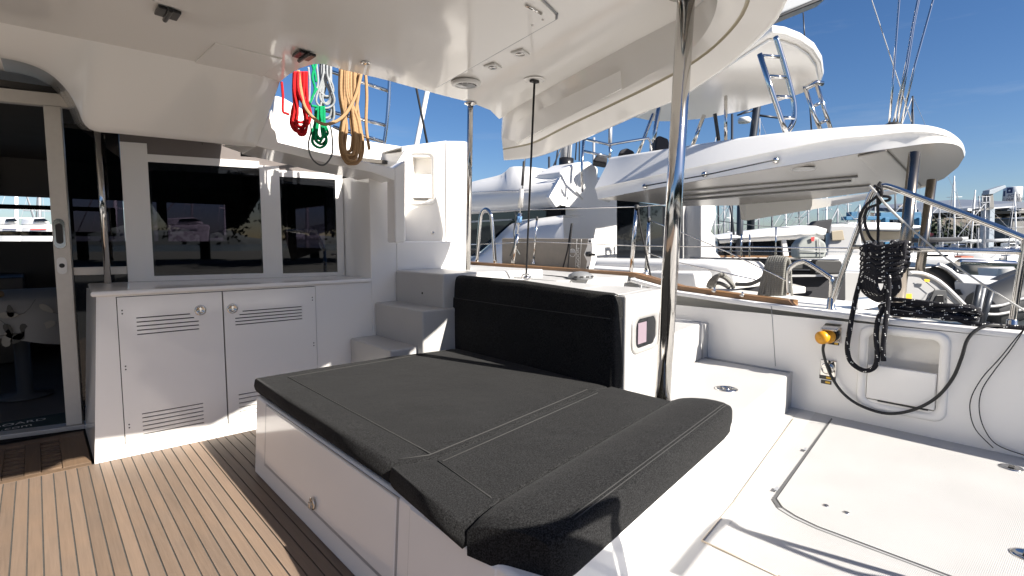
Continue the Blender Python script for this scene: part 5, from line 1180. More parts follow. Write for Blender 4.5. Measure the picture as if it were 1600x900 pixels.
# upper hardtop, ladders and gear on the flybridge
HZ = 3.45
ht = [onZ(*p, HZ) for p in ((985, 183), (1015, 189), (1050, 189), (1100, 184), (1160, 172), (1220, 156), (1262, 141), (1283, 130), (1287, 118), (1284, 97), (1272, 78), (1252, 64), (1228, 55), (1205, 52), (1100, 120))]
MB().prism(ht, (0, 0, 0.10)).build('hardtop', GELC, nb, bevel=0.035, seg=3)
hh = [p + V((0, 0, 0)) for p in ht]
cc = sum(ht, V()) / len(ht)
MB().prism([cc.lerp(p, 0.94) + V((0, 0, -0.002)) for p in ht], (0, 0, -0.035)).build('hardtop_moulding', GELC, nb, bevel=0.03, seg=3)
def tb_(name, pts, d_, r_, m_, parent=nb, n=8, sub=0): return MB().tube([onD(*p, d_) for p in pts], r_, n, sub=sub).build(name, m_, parent)
for pts, d_, r_, m_ in (([(1021, 178), (995, 245)], 8.6, 0.028, STEEL), ([(1030, 166), (1017, 245)], 8.0, 0.035, STEEL), ([(1100, 180), (1082, 228)], 8.2, 0.03, STEEL), ([(1117, 178), (1123, 220)], 8.2, 0.028, MASTD), ([(1134, 150), (1134, 222)], 7.6, 0.024, STEEL)):
    tb_('hardtop_post', pts, d_, r_, m_)
l1 = tb_('ladder', [(1187, 84), (1205, 140), (1222, 190), (1229, 210)], 5.4, 0.026, STEEL, n=10)
tb_('rail', [(1212, 57), (1225, 100), (1237, 145), (1241, 165), (1241, 185), (1236, 198), (1228, 209)], 5.5, 0.026, STEEL, l1, 10, 5)
for a, b_ in (((1188, 87), (1218, 89)), ((1202, 119), (1228, 121)), ((1212, 151), (1237, 152)), ((1222, 184), (1241, 184))): tb_('rung', [a, b_], 5.42, 0.018, STEEL, l1)
l2 = tb_('ladder', [(1258, 138), (1272, 178), (1284, 208)], 6.6, 0.024, STEEL, n=10)
tb_('rail', [(1276, 132), (1288, 170), (1299, 205)], 6.7, 0.024, STEEL, l2, 10); tb_('rail', [(1257, 138), (1275, 129), (1286, 131)], 6.6, 0.03, STEEL, l2, 10)
for a, b_ in (((1271, 166), (1284, 160)), ((1281, 193), (1293, 187))): tb_('rung', [a, b_], 6.65, 0.018, STEEL, l2)
for pts in ([(910, 300), (909, 262), (912, 215)], [(912, 217), (952, 226), (1005, 217), (1013, 216), (1017, 222), (1017, 236)], [(912, 236), (952, 245)], [(953, 226), (953, 250)]): tb_('flybridge_rail', pts, 7.2, 0.018, STEEL)
tb_('flybridge_rail', [(954, 190), (953, 228)], 7.3, 0.026, MASTG)
for pts in ([(1023, 240), (1024, 216), (1030, 211), (1045, 217), (1047, 236)], [(966, 241), (970, 234), (980, 231), (990, 236), (992, 240)], [(925, 252), (934, 240), (950, 246), (948, 256)]): px_prism(pts, lambda a, b_: onD(a, b_, 7.5), (0.35, 0.3, 0), 'seat_cover', CANVASD, bevel=0.03)
m_ = tb_('mast', [(881, 290), (886, 215), (900, -100)], 9.5, 0.10, GELGL, n=16); tb_('mast_fitting', [(884, 268), (885, 248)], 9.3, 0.13, BLACK, m_, 10)
for pts in ([(860, 270), (880, 225)], [(899, 250), (903, 190)], [(868, 258), (876, 200)], [(905, 252), (906, 190)]): tb_('halyard', pts, 9.3, 0.012, MASTD)
# boom with stacked sail above the hardtop
b1 = [onD(1160, 40, 11), onD(1205, 28, 11), onD(1240, 14, 11), onD(1292, -6, 11), onD(1292, -30, 11), onD(1150, -10, 11)]
MB().prism(b1, (0.3, 0.3, 0)).build('sail_cover', SAIL, nb, bevel=0.05)
MB().prism([onD(1195, 32, 10.95), onD(1208, 31, 10.95), onD(1292, -3, 10.95), onD(1292, -10, 10.95)], (0.3, 0.3, 0)).build('boom', BLACK, nb, bevel=0.02)
for pts in ([(1389, 198), (1396, 120), (1405, 0), (1409, -60)], [(1395, 198), (1416, 100), (1426, 40), (1434, 0), (1446, -50)], [(1401, 198), (1418, 105), (1428, 40), (1436, 0), (1448, -50)], [(1407, 198), (1430, 100), (1458, 0), (1474, -60)]): tb_('shroud', pts, 5.6, 0.011, STEEL)
tb_('halyard', [(1362, 0), (1395, 100), (1424, 190)], 5.8, 0.005, R_WHITE)
tb_('halyard', [(1255, 20), (1258, 74)], 9.0, 0.011, MASTD); tb_('halyard', [(1265, 155), (1268, 206)], 9.0, 0.013, MASTD)
p = onD(1395, 196, 5.6); MB().lathe(p, ZUP, [(0.09, -0.02), (0.08, 0.01), (0.04, 0.03), (0, 0.035)], 16).build('shroud_boot', RUBBER, nb)
# transom steps
fd = lambda d_: (lambda a, b_: onD(a, b_, d_))
px_prism([(1396, 440), (1420, 427), (1440, 428), (1462, 437), (1482, 453), (1510, 480), (1545, 520), (1396, 520)], fd(5.15), (0.5, 0.1, 0), 'transom_cheek', GELGL, bevel=0.015)
MB().tube([onD(*p, 5.14) for p in ((1420, 426), (1440, 427), (1462, 436), (1482, 452), (1510, 480), (1540, 512))], 0.018, 8, sub=4).build('transom_edge', GELN, nb)
px_prism([(1446, 486), (1460, 453), (1478, 453), (1479, 488)], fd(5.12), (0.1, 0, 0), 'step_recess', RIB, bevel=0.004)
px_prism([(1450, 488), (1464, 461), (1474, 461), (1475, 489)], fd(5.11), (0.1, 0, 0), 'recess_insert', BLACK, bevel=0.004)
px_prism([(1413, 459), (1424, 459), (1424, 472), (1413, 473)], fd(5.1), (0.02, 0, 0), 'sticker', LABELY); px_prism([(1444, 436), (1452, 437), (1451, 441), (1445, 440)], fd(5.1), (0.02, 0, 0), 'sticker', LABELY)
MB().tube([onD(*p, 5.11) for p in ((1440, 435), (1461, 452), (1446, 470))], 0.004, 6).build('joint', GAP, nb)
MB().tube([onD(*p, 5.11) for p in ((1480, 465), (1520, 498))], 0.004, 6).build('joint', GAP, nb)
px_prism([(1340, 470), (1380, 464), (1500, 483), (1500, 487), (1380, 478), (1340, 486)], fd(4.6), (0.2, 0.1, 0), 'boarding_ledge', GELN, bevel=0.01)
for a, b_, m_ in (((1531, 446), (1517, 508), MASTD), ((1538, 450), (1525, 510), MASTG), ((1549, 455), (1533, 508), MASTD)): tb_('dark_post', [a, b_], 4.9, 0.026 if m_ is MASTD else 0.014, m_)

# ================================================================== OTHER BOATS AND THE HARBOUR
WL = -1.0
water = MB().add([V((-1500, -1500, WL)), V((1500, -1500, WL)), V((1500, 1500, WL)), V((-1500, 1500, WL))], [(0, 1, 2, 3)])
struct(water, 'harbour_water', WATER)

def boat_parts(root, stern, heading, L, beam, free, hullm=MASTW, cabin=True, deckm=None):
    """simple sailing hull with sheer, transom, deck and cabin, stern point on the waterline"""
    h = V((math.cos(heading), math.sin(heading), 0)); s = V((-h.y, h.x, 0)); st = V((stern.x, stern.y, WL))
    rows = []
    for f, w, fz in ((0, 0.74, 0.92), (0.25, 0.95, 0.88), (0.5, 1.0, 0.9), (0.75, 0.72, 0.98), (0.93, 0.26, 1.07), (1.0, 0.03, 1.1)):
        c = st + h * (L * f); b_ = beam / 2 * w
        rows.append([c + s * b_ + ZUP * free * fz, c + s * b_ * 0.93 + ZUP * free * 0.45, c + s * b_ * 0.55 - ZUP * 0.25, c - s * b_ * 0.55 - ZUP * 0.25, c - s * b_ * 0.93 + ZUP * free * 0.45, c - s * b_ + ZUP * free * fz])
    m = MB().loft(rows); m.f.append([0, 1, 2, 3, 4, 5]); m.build('hull', hullm, root)
    dk = MB(); dk.loft([[r_[0] + ZUP * 0.004, r_[5] + ZUP * 0.004] for r_ in rows], False); dk.build('deck', deckm or GELN, root)
    if cabin:
        cb = MB().loft([[st + h * (L * f) + s * (beam * w * k) + ZUP * (free * 0.9 + z) for k, z in ((-0.5, 0), (-0.46, hh_), (0, hh_ * 1.12), (0.46, hh_), (0.5, 0))] for f, w, hh_ in ((0.30, 0.62, 0.02), (0.31, 0.62, 0.42), (0.55, 0.6, 0.38), (0.72, 0.36, 0.06))]).build('cabin', GELN, root)
        wn = MB()
        for sg in (-1, 1):
            wn.obox(st + h * (L * 0.43) + s * (sg * beam * 0.302) + ZUP * (free * 0.9 + 0.24), h, s, ZUP, L * 0.16, 0.02, 0.14)
        wn.build('cabin_window', NIGHT, cb)
    return st, h, s
def sailboat(px, py_top, D, L, label, heading=None, mastm=MASTW, hullm=MASTW, lean=0, rig=True):
    foot = onD(px, 400, D); foot.z = WL; top = onD(px + lean, py_top, D)
    hd = heading if heading is not None else R(100)
    h = V((math.cos(hd), math.sin(hd), 0)); free = 0.105 * L
    t = thing('sailboat', foot - h * (L * 0.55), label, 'sailboat', 'sailboats moored across the harbour')
    boat_parts(t, foot - h * (L * 0.55), hd, L, L * 0.3, free, hullm)
    H_ = top.z - WL; base = V((foot.x, foot.y, WL + free)); mt_ = V((top.x, top.y, top.z)); ax = (mt_ - base).normalized()
    r_ = max(0.07, 0.0095 * L)
    MB().tube([base, mt_], r_, 8, taper=r_ * 0.7).build('mast', mastm, t)
    if rig:
        s = V((-h.y, h.x, 0)); hm = (mt_ - base).length
        for k in (0.45, 0.72):
            c = base + ax * hm * k; MB().tube([c - s * L * 0.07, c + s * L * 0.07], 0.03, 5).build('spreader', mastm, t)
        w = MB()
        for sg in (-1, 1): w.tube([base + s * sg * L * 0.13 + ZUP * 0.05, base + ax * hm * 0.45 + s * sg * L * 0.07, mt_ - ZUP * 0.2], 0.014, 4)
        w.tube([base + h * L * 0.43 + ZUP * 0.2, mt_], 0.035, 5); w.tube([base - h * L * 0.53 + ZUP * 0.1, mt_], 0.014, 4)
        w.build('stays', MASTG, t)
        MB().tube([base + ZUP * 1.2, base - h * L * 0.36 + ZUP * 1.3], 0.16, 8).build('boom', SAIL if mastm is not MASTD else CANVASD, t)
    return t

# charcoal hull with white rail, pale tender behind the transom
t = thing('yacht', onD(1470, 440, 8.2), 'charcoal hull with a white curved rail beyond the steel posts', 'boat')
px_prism([(1395, 432), (1400, 416), (1440, 417), (1466, 414), (1482, 421), (1506, 443), (1527, 474), (1560, 520), (1395, 520)], fd(8.2), (1.2, 0.6, 0), 'hull', SHADEB, t, bevel=0.03)
MB().tube([onD(*p, 8.15) for p in ((1466, 413), (1482, 421), (1506, 443), (1527, 474), (1556, 514))], 0.03, 8, sub=5).build('rail', MASTW, t)
px_prism([(1478, 452), (1499, 452), (1504, 461), (1484, 461)], fd(8.1), (0.05, 0, 0), 'hull_window', NIGHT, t)
t = thing('yacht', onD(1505, 440, 11), 'white hull end with thin rails just past the charcoal hull', 'boat')
px_prism([(1484, 421), (1496, 420), (1511, 437), (1524, 462), (1522, 474), (1500, 450)], fd(11), (1.0, 0.8, 0), 'hull', GELN, t, bevel=0.03)
MB().tube([onD(*p, 10.9) for p in ((1484, 422), (1540, 437))], 0.02, 6).tube([onD(*p, 10.9) for p in ((1500, 440), (1545, 447))], 0.02, 6).tube([onD(*p, 10.9) for p in ((1489, 427), (1497, 411))], 0.04, 6).build('rail', MASTD, t)
t = thing('inflatable_tender', onD(1600, 480, 7.5), 'dark grey inflatable tender hanging at the right edge with pale rubbing strakes', 'dinghy')
MB().tube([onD(*p, 7.5) for p in ((1534, 486), (1550, 480), (1585, 467), (1640, 450), (1720, 440))], 0.27, 20, sub=6, taper=0.34).build('tube', RIB, t)
MB().tube([onD(*p, 8.3) for p in ((1530, 480), (1560, 462), (1620, 440), (1720, 425))], 0.27, 16, sub=6).build('tube', RIB, t)
MB().tube([onD(*p, 7.2) for p in ((1540, 479), (1565, 477), (1600, 466), (1680, 450))], 0.02, 8, sub=5).build('strake', GELGL, t); MB().tube([onD(*p, 7.2) for p in ((1536, 490), (1560, 491), (1600, 483), (1680, 468))], 0.02, 8, sub=5).build('strake', GELGL, t)
MB().tube([onD(*p, 6.0) for p in ((1496, 412), (1500, 409), (1585, 412), (1592, 418))], 0.035, 8).build('davit', STEEL, t)

# the rest of the harbour basin round the picture: far shore, quay astern, and an added, unseen yacht to port that bounces light
sh_ = MB(); rs_ = random.Random(21); rows = [[], [], []]
for k in range(233):
    a = R(-75 + 1.55 * k); d = 420; hgt_ = 9 + 5 * math.sin(k * 0.33) + 3 * math.sin(k * 1.1 + 1) + rs_.uniform(-1, 1)
    for r_, (dd, z) in zip(rows, ((0, -1.5), (25, hgt_ * 0.55), (90, hgt_))): r_.append(V((math.sin(a) * (d + dd), math.cos(a) * (d + dd), z)))
struct(sh_.loft(rows, False), 'far_shore', mat('hazy_shore', (0.10, 0.12, 0.13), 0.9, noise=(0.04, 0.4, 6)))
qa = MB().box((-60, -60, -2.0), (60, -9.0, 0.1)); struct(qa, 'quay', mat('dark_asphalt', (0.06, 0.06, 0.058), 0.9, noise=(0.5, 0.3, 4)))
lf = MB(); rt_ = random.Random(5)
for k in range(34000):
    cxx = -52 + 6.5 * rt_.randrange(17); r_ = rt_.random() ** 0.45 * (4.2 + 0.9 * math.sin(cxx)); a, e_ = rt_.uniform(0, 6.28), rt_.uniform(-1.2, 1.57)
    c = V((cxx + r_ * math.cos(a) * math.cos(e_), -30 + r_ * math.sin(a) * math.cos(e_), 5.2 + r_ * math.sin(e_) * 1.15)); u_ = V((rt_.uniform(-1, 1), rt_.uniform(-1, 1), rt_.uniform(-1, 1))).normalized(); w_ = u_.orthogonal().normalized(); q = rt_.uniform(0.10, 0.24)
    lf.add([c - u_ * q, c + w_ * q * 0.6, c + u_ * q, c - w_ * q * 0.6], [(0, 1, 2, 3)])
for k in range(17): lf.lathe((-52 + 6.5 * k, -30.5, 5.2), ZUP, [(0.01, -3.6), (2.2, -2.9), (3.3, -1.0), (3.4, 0.8), (2.4, 2.8), (0.01, 3.8)], 14)
for k in range(17): lf.tube([V((-52 + 6.5 * k, -30, 0.1)), V((-52 + 6.5 * k, -30, 6))], 0.3, 8)
tag(lf.build('quay_trees', LEAF, None, recalc=False), 'row of dark leafy trees along the quay astern mirrored in the saloon windows', 'trees', None, 'stuff')
t = thing('bounce_yacht', (-9, 2, WL), 'unseen white motor yacht added on the port side to reflect warm light into the cockpit', 'boat')
boat_parts(t, V((-9.5, -4, 0)), R(90), 15, 4.4, 1.7, GELN)
MB().prism([V((-11.2, -2.5, 0.5)), V((-11.2, 6.5, 0.5)), V((-11.2, 5.0, 2.6)), V((-11.2, -2.0, 2.6))], (3.4, 0, 0)).build('deckhouse', GELN, t, bevel=0.1)
MB().box((-7.79, -1.2, 1.3), (-7.77, 4.8, 2.1)).build('side_window', NIGHT, t)
t = thing('port_bulwark', (-4.2, 0, 0), 'white bulwark closing the port side of the cockpit outside the picture', 'wall')
MB().box((-4.4, -2.5, -1.0), (-4.02, 4.3, 0.85)).build('skin', GEL, t, bevel=0.03)

# catamaran beyond the neighbour with dark saloon windows
D2 = 17
t = thing('catamaran', onD(1210, 400, D2), 'white catamaran farther off with a band of dark saloon windows and a low coachroof', 'catamaran')
r0 = [onD(*p, D2) for p in ((1120, 371), (1150, 366), (1200, 360), (1250, 355), (1275, 353), (1292, 358), (1290, 366))]; r1 = [onD(*p, D2 - 0.15) for p in ((1122, 373), (1150, 371), (1200, 369), (1250, 366), (1275, 364), (1288, 367), (1288, 369))]
MB().loft([[p + V((2.5, 1.5, 0.1)) for p in r0], r0, r1, [p + V((0.3, 0.1, -0.15)) for p in r1]]).build('coachroof', GELN, t)
px_prism([(1122, 373), (1290, 367), (1290, 402), (1122, 402)], fd(D2 + 0.2), (0.2, 0.15, 0), 'window_band', NIGHT, t)
for a, b_ in ((1222, 1230),): px_prism([(a, 372), (b_ - 2, 372), (b_ + 3, 402), (a + 3, 402)], fd(D2 + 0.1), (0.1, 0.1, 0), 'window_post', GELN, t)
px_prism([(1100, 401), (1420, 402), (1420, 440), (1100, 440)], fd(D2 - 0.3), (2.0, 1.4, 0), 'hull', GELN, t, bevel=0.05)
px_prism([(1105, 399), (1260, 400), (1260, 403), (1105, 402)], fd(D2 - 0.5), (0.1, 0.1, 0), 'toe_rail', TEAKR, t)
for x_ in (1142, 1158, 1171, 1212): MB().tube([onD(x_, 401, D2 - 0.6), onD(x_ + 0.5, 366 if x_ != 1212 else 355, D2 - 0.6)], 0.024, 6).build('stanchion', STEEL, t)
MB().tube([onD(1117, 392, D2 - 0.6), onD(1340, 394, D2 - 0.6)], 0.012, 5).tube([onD(1117, 387, D2 - 0.6), onD(1340, 388, D2 - 0.6)], 0.012, 5).build('guard_wire', STEEL, t)
MB().tube([onD(1122, 345, D2), onD(1175, 352, D2), onD(1260, 358, D2)], 0.012, 5).build('stay', MASTD, t)
m_ = MB().tube([onD(1154, 402, D2), onD(1156, 358, D2), onD(1158, 270, D2)], 0.10, 10).build('mast', MASTD, t)
MB().tube([onD(1148, 380, D2), onD(1143, 335, D2), onD(1138, 300, D2)], 0.035, 6).build('forestay', MASTD, t)
MB().prism([onD(1262, 358, D2 + 1), onD(1275, 345, D2 + 1), onD(1302, 342, D2 + 1), onD(1296, 365, D2 + 1), onD(1285, 362, D2 + 1)], (0.4, 0.3, 0)).build('boom_cover', CANVASD, t, bevel=0.06)
t = one(MB(), 'tmp', BLACK, '', '') if False else None
D3 = 12
cv = [onD(*p, D3) for p in ((1247, 404), (1246, 384), (1254, 374), (1268, 368), (1280, 371), (1291, 379), (1293, 392), (1289, 404))]
t = thing('covered_outboard', onD(1268, 404, D3), 'bulky grey tarpaulin cover with a red mark tied on the rail of the farther boat', 'cover')
MB().prism(cv, (0.35, 0.3, 0)).build('tarpaulin', GREYT, t, bevel=0.06, seg=3)
MB().tube([onD(1247, 392, D3 - 0.04), onD(1292, 393, D3 - 0.04)], 0.012, 6).tube([onD(1280, 373, D3 - 0.04), onD(1281, 404, D3 - 0.04)], 0.012, 6).build('strap', GELGL, t)
px_prism([(1267, 371), (1272, 370), (1271, 377), (1268, 377)], fd(D3 - 0.05), (0.03, 0, 0), 'red_mark', RED, t)
D4 = 22
t = thing('motor_boat', onD(1315, 410, D4), 'motor boat with a tall grey wheelhouse and sand tinted screen behind the covered bundle', 'boat')
px_prism([(1296, 350), (1318, 349), (1345, 352), (1350, 402), (1290, 402)], fd(D4), (2.2, 1.6, 0), 'wheelhouse', GELGL, t, bevel=0.12)
px_prism([(1299, 361), (1317, 359), (1320, 375), (1300, 376)], fd(D4 - 0.15), (0.1, 0.05, 0), 'screen', BEIGE, t, bevel=0.03)
px_prism([(1286, 400), (1440, 402), (1440, 424), (1286, 424)], fd(D4 - 0.4), (2.6, 1.8, 0), 'hull', GELN, t, bevel=0.1)
px_prism([(1330, 380), (1400, 382), (1400, 402), (1330, 402)], fd(D4 + 0.2), (1.5, 1, 0), 'cabin', MASTG, t, bevel=0.1)
D5 = 42
t = thing('speedboat', onD(1380, 375, D5), 'sand coloured speedboat with a white deck hanging in the blue boat lift', 'boat')
pr = [(1322, 352, 359, 370), (1327, 347, 358, 374), (1345, 347, 358, 376), (1400, 348, 359, 374), (1430, 352, 358, 366), (1441, 353, 355, 358)]
MB().loft([[onD(x_, a, D5 + 1.2), onD(x_, a, D5), onD(x_, b_, D5)] for x_, a, b_, c in pr]).build('deck', GELN, t)
MB().loft([[onD(x_, b_, D5), onD(x_, c, D5 + 0.5), onD(x_, c, D5 + 1.5), onD(x_, b_, D5 + 2.4)] for x_, a, b_, c in pr]).build('hull', BEIGE, t)
MB().tube([onD(1325, 358, D5 - 0.05), onD(1345, 359, D5 - 0.05), onD(1400, 360, D5 - 0.05), onD(1438, 357, D5 - 0.05)], 0.10, 6).build('rubbing_strake', MASTD, t)
D6 = 48
t = thing('boat_lift', onD(1385, 400, D6), 'blue boat lift gantry holding up the sand coloured speedboat', 'gantry')
for a, b_, c, d in ((1322, 337, 1440, 343), (1330, 330, 1345, 338), (1376, 331, 1440, 338)): px_prism([(a, b_ + 1), (c, b_), (c, d), (a, d + 1)], fd(D6), (0.6, 0.6, 0), 'beam', BLUE, t, bevel=0.05)
for x_ in (1383, 1436): px_prism([(x_, 340), (x_ + 7, 340), (x_ + 7, 412), (x_, 412)], fd(D6 - 0.3), (0.5, 0.5, 0), 'column', BLUE, t, bevel=0.05)

# quay bank, building, tank and crane at the right
DQ = 75
def q_(px, py, dd=0.0): return onD(px, py, DQ + dd)
rows = []
rq = random.Random(11)
cols_ = [1360 + 9 * i for i in range(60)]
for yy, dz in ((322, 6), (336, 5), (342, 3.0), (352, 2.0), (365, 1.2), (380, 0.5), (395, 0), (412, -0.5)):
    rows.append([q_(x_, yy + rq.uniform(-1.6, 1.6) + (10 if x_ < 1400 and yy < 350 else 0), dz * 1.4 + rq.uniform(-0.5, 0.5)) for x_ in cols_])
struct(MB().loft(rows, False), 'rock_bank', ROCK)
lf = MB()
for k in range(2600):
    x_ = rq.uniform(1440, 1640); y_ = 362 + rq.gauss(0, 9) + 8 * math.sin(x_ * 0.03)
    if y_ > 396 or y_ < 338: continue
    c = q_(x_, y_, rq.uniform(-1.5, 0.2)); a = V((rq.uniform(-1, 1), rq.uniform(-1, 1), rq.uniform(-1, 1))).normalized(); b_ = a.orthogonal().normalized(); s = rq.uniform(0.15, 0.42)
    lf.add([c - a * s, c + b_ * s * 0.6, c + a * s, c - b_ * s * 0.6], [(0, 1, 2, 3)])
o = lf.build('bank_shrubs', LEAF, None, recalc=False); tag(o, 'dark green scrub growing along the rock bank above the moored boats', 'shrubs', None, 'stuff')
t = thing('harbour_building', q_(1520, 335, 8), 'long low harbour building with a slate blue roof on top of the bank', 'building')
px_prism([(1435, 328), (1470, 325), (1530, 321), (1595, 316), (1610, 316), (1610, 324), (1530, 330), (1435, 334)], lambda a, b_: q_(a, b_, 4), (3, 8, 1.0), 'roof', ROOFM, t)
px_prism([(1440, 331), (1530, 328), (1660, 322), (1660, 331), (1530, 335), (1440, 337)], lambda a, b_: q_(a, b_, 5.5), (3, 6, 0), 'wall', CONC, t)
for k in range(7): px_prism([(1452 + 22 * k, 331 - k), (1464 + 22 * k, 331 - k), (1464 + 22 * k, 335 - k), (1452 + 22 * k, 335 - k)], lambda a, b_: q_(a, b_, 5.3), (0.1, 0.15, 0), 'window', NIGHT, t)
px_prism([(1546, 325), (1585, 322), (1585, 323.5), (1546, 326.5)], lambda a, b_: q_(a, b_, 3.5), (0.3, 0.6, 0), 'awning_edge', MASTW, t)
px_prism([(1512, 325), (1536, 329), (1530, 330), (1512, 329)], lambda a, b_: q_(a, b_, 3), (0.6, 1.2, 0), 'awning', MASTW, t)
t = thing('water_tank', q_(1581, 318, 9), 'white round tank with a navy square emblem and lettering on the building roof', 'tank')
ctr = q_(1581, 316, 9); rad = (q_(1592.5, 316, 9) - q_(1569.5, 316, 9)).length / 2; ctr.z = q_(1581, 316.5, 9).z
hgt = q_(1581, 293, 9).z - ctr.z
MB().lathe(ctr, ZUP, [(0.01, 0), (rad, 0.001), (rad, hgt), (rad * 0.98, hgt + 0.05), (0.01, hgt + 0.06)], 28).build('drum', MASTW, t)
toc = (EYE - ctr); toc.z = 0; toc.normalize(); rgt = ZUP.cross(toc).normalized()
def onDrum(a, z, lift=0.03): return ctr + (toc * math.cos(a) + rgt * math.sin(a)) * (rad + lift) + ZUP * z
em = MB()
em.loft([[onDrum(a, hgt * 0.60) for a in (-0.62, -0.4, -0.2, -0.02)], [onDrum(a, hgt * 0.95) for a in (-0.62, -0.4, -0.2, -0.02)]], False); em.loft([[onDrum(a, hgt * 0.42) for a in (-1.15, -0.95, -0.8)], [onDrum(a, hgt * 0.78) for a in (-1.15, -0.95, -0.8)]], False)
e_ = em.build('emblem', NAVY, t, recalc=False)
MB().add([onDrum(-0.32 + 0.12 * math.cos(k * 1.047), hgt * 0.77 + rad * 0.13 * math.sin(k * 1.047), 0.06) for k in range(6)], [tuple(range(6))]).build('emblem_mark', LETTER, e_, recalc=False)
for txt, z, a in (('PORT', 0.34, -0.5), ('NAUTIC', 0.10, -0.62)):
    lettering(txt, 'lettering', NAVY, t, onDrum(a, hgt * z, 0.02) + toc * 0.25, rgt, ZUP, hgt * 0.26, 0.02)
t = thing('dock_crane', q_(1553, 400, -18), 'pale blue grey dock crane with a short slanted jib beside the tank', 'crane')
DC = -22
px_prism([(1547, 325), (1555, 325), (1551, 458), (1541, 458)], lambda a, b_: q_(a, b_, DC), (0.7, 0.8, 0), 'column', CRANE, t, bevel=0.05)
px_prism([(1545, 326), (1546, 301), (1552, 300), (1554, 326)], lambda a, b_: q_(a, b_, DC), (0.7, 0.7, 0), 'head', CONC, t, bevel=0.05)
px_prism([(1545, 304), (1546, 297), (1571, 289), (1573, 293), (1553, 303)], lambda a, b_: q_(a, b_, DC - 0.2), (0.6, 0.6, 0), 'jib', CRANE, t, bevel=0.05)
px_prism([(1530, 326), (1552, 324), (1552, 327), (1530, 329)], lambda a, b_: q_(a, b_, DC), (0.6, 0.6, 0), 'platform', CONC, t)
m = MB()
for x_ in (1530, 1535, 1541, 1546): m.tube([q_(x_, 326, DC), q_(x_, 306, DC)], 0.05, 5)
for y_ in (307, 316): m.tube([q_(1528, y_ + 1, DC), q_(1546, y_, DC)], 0.045, 5)
m.build('guard_rail', MASTG, t)
t = thing('quay_shed', q_(1590, 360, -6), 'pale grey shed wall at the foot of the bank at the right edge', 'building')
px_prism([(1583, 341), (1640, 338), (1640, 375), (1580, 374)], lambda a, b_: q_(a, b_, -6), (3, 3, 0), 'wall', CONC, t)
px_prism([(1582, 340), (1641, 337), (1641, 339), (1582, 342)], lambda a, b_: q_(a, b_, -6.3), (3.2, 3.2, 0), 'roof', ROOFM, t)

# moored boats in the middle distance
sailboat(1491, 275, 62, 10, 'white sailboat with the taller pale mast below the rock bank', R(20))
sailboat(1516, 297, 58, 8.5, 'white sailboat with the shorter leaning mast next to the dock crane', R(15), lean=8)
t = thing('small_boat', onD(1565, 430, 36), 'small white open boat floating in the clear patch of water at the right', 'boat')
boat_parts(t, onD(1545, 400, 33), R(-28), 3.6, 1.6, 0.62, GELN, False)
t = thing('work_boat', onD(1520, 425, 42), 'beige grey barge boat with a dark side floating before the crane', 'boat')
boat_parts(t, onD(1493, 400, 38), R(-40), 3.6, 1.5, 0.75, CONC, False)
t = thing('fishing_boat', onD(1455, 383, 50), 'dark red hulled boat with a crimson cover under the bank', 'boat')
px_prism([(1446, 367), (1468, 369), (1466, 381), (1447, 381)], fd(56), (1.5, 1.0, 0), 'hull', SHADEB, t, bevel=0.08); px_prism([(1446, 366), (1450, 362), (1460, 365), (1458, 369), (1447, 369)], fd(55.8), (0.5, 0.5, 0), 'cover', CRIMSON, t, bevel=0.05)
t = thing('orange_dinghy', onD(1512, 404, 45), 'small orange dinghy lying by the far pontoon', 'dinghy')
px_prism([(1500, 402), (1504, 400), (1518, 400), (1523, 401), (1519, 405), (1504, 405)], fd(45), (0.8, 0.6, 0), 'hull', BUOY, t, bevel=0.06)
lab = ['white cabin boat with a blue stripe moored left of the tall pale mast', 'white motor cruiser moored under the green scrub', 'cream motor cruiser moored between the two masts', 'white day boat moored at the foot of the crane', 'low white boat moored at the right edge below the shed']
for k, (x_, w, y_) in enumerate(((1452, 20, 396), (1478, 24, 393), (1504, 30, 392), (1556, 18, 398), (1585, 30, 390))):
    d_ = 56 - k; t = thing('cabin_boat', onD(x_, 404, d_), lab[k], 'boat', 'cabin boats moored under the bank')
    px_prism([(x_ - w / 2, y_ - 4), (x_ + w / 2, y_ - 5), (x_ + w / 2 - 3, y_ + 6), (x_ - w / 2 + 1, y_ + 6)], fd(d_), (1.6, 1.2, 0), 'hull', GELN if k != 2 else BEIGE, t, bevel=0.1)
    px_prism([(x_ - w / 4, y_ - 10), (x_ + w / 6, y_ - 11), (x_ + w / 4, y_ - 4), (x_ - w / 4, y_ - 4)], fd(d_ + 0.4), (1.0, 0.8, 0), 'cabin', GELN, t, bevel=0.08)
    px_prism([(x_ - w / 4 + 1, y_ - 9), (x_ + w / 7, y_ - 9.5), (x_ + w / 6, y_ - 6), (x_ - w / 4 + 1, y_ - 6)], fd(d_ + 0.3), (0.05, 0.04, 0), 'window', NIGHT, t)
    px_prism([(x_ - w / 2, y_ - 2), (x_ + w / 2 - 1, y_ - 3), (x_ + w / 2 - 1.5, y_ - 1.5), (x_ - w / 2, y_ - 0.5)], fd(d_ - 0.05), (0.03, 0.02, 0), 'stripe', NAVY if k % 2 == 0 else MASTG, t)
pt_ = MB().box((0, 0, 0), (1, 1, 1)) if False else None
a, b_ = onD(1440, 408, 46), onD(1600, 406, 46); a.z = b_.z = WL + 0.35
dp = MB().prism([a, b_, b_ + V((1.2, 1.0, 0)), a + V((1.2, 1.0, 0))], (0, 0, -0.3)); struct(dp, 'pontoon', CONC)

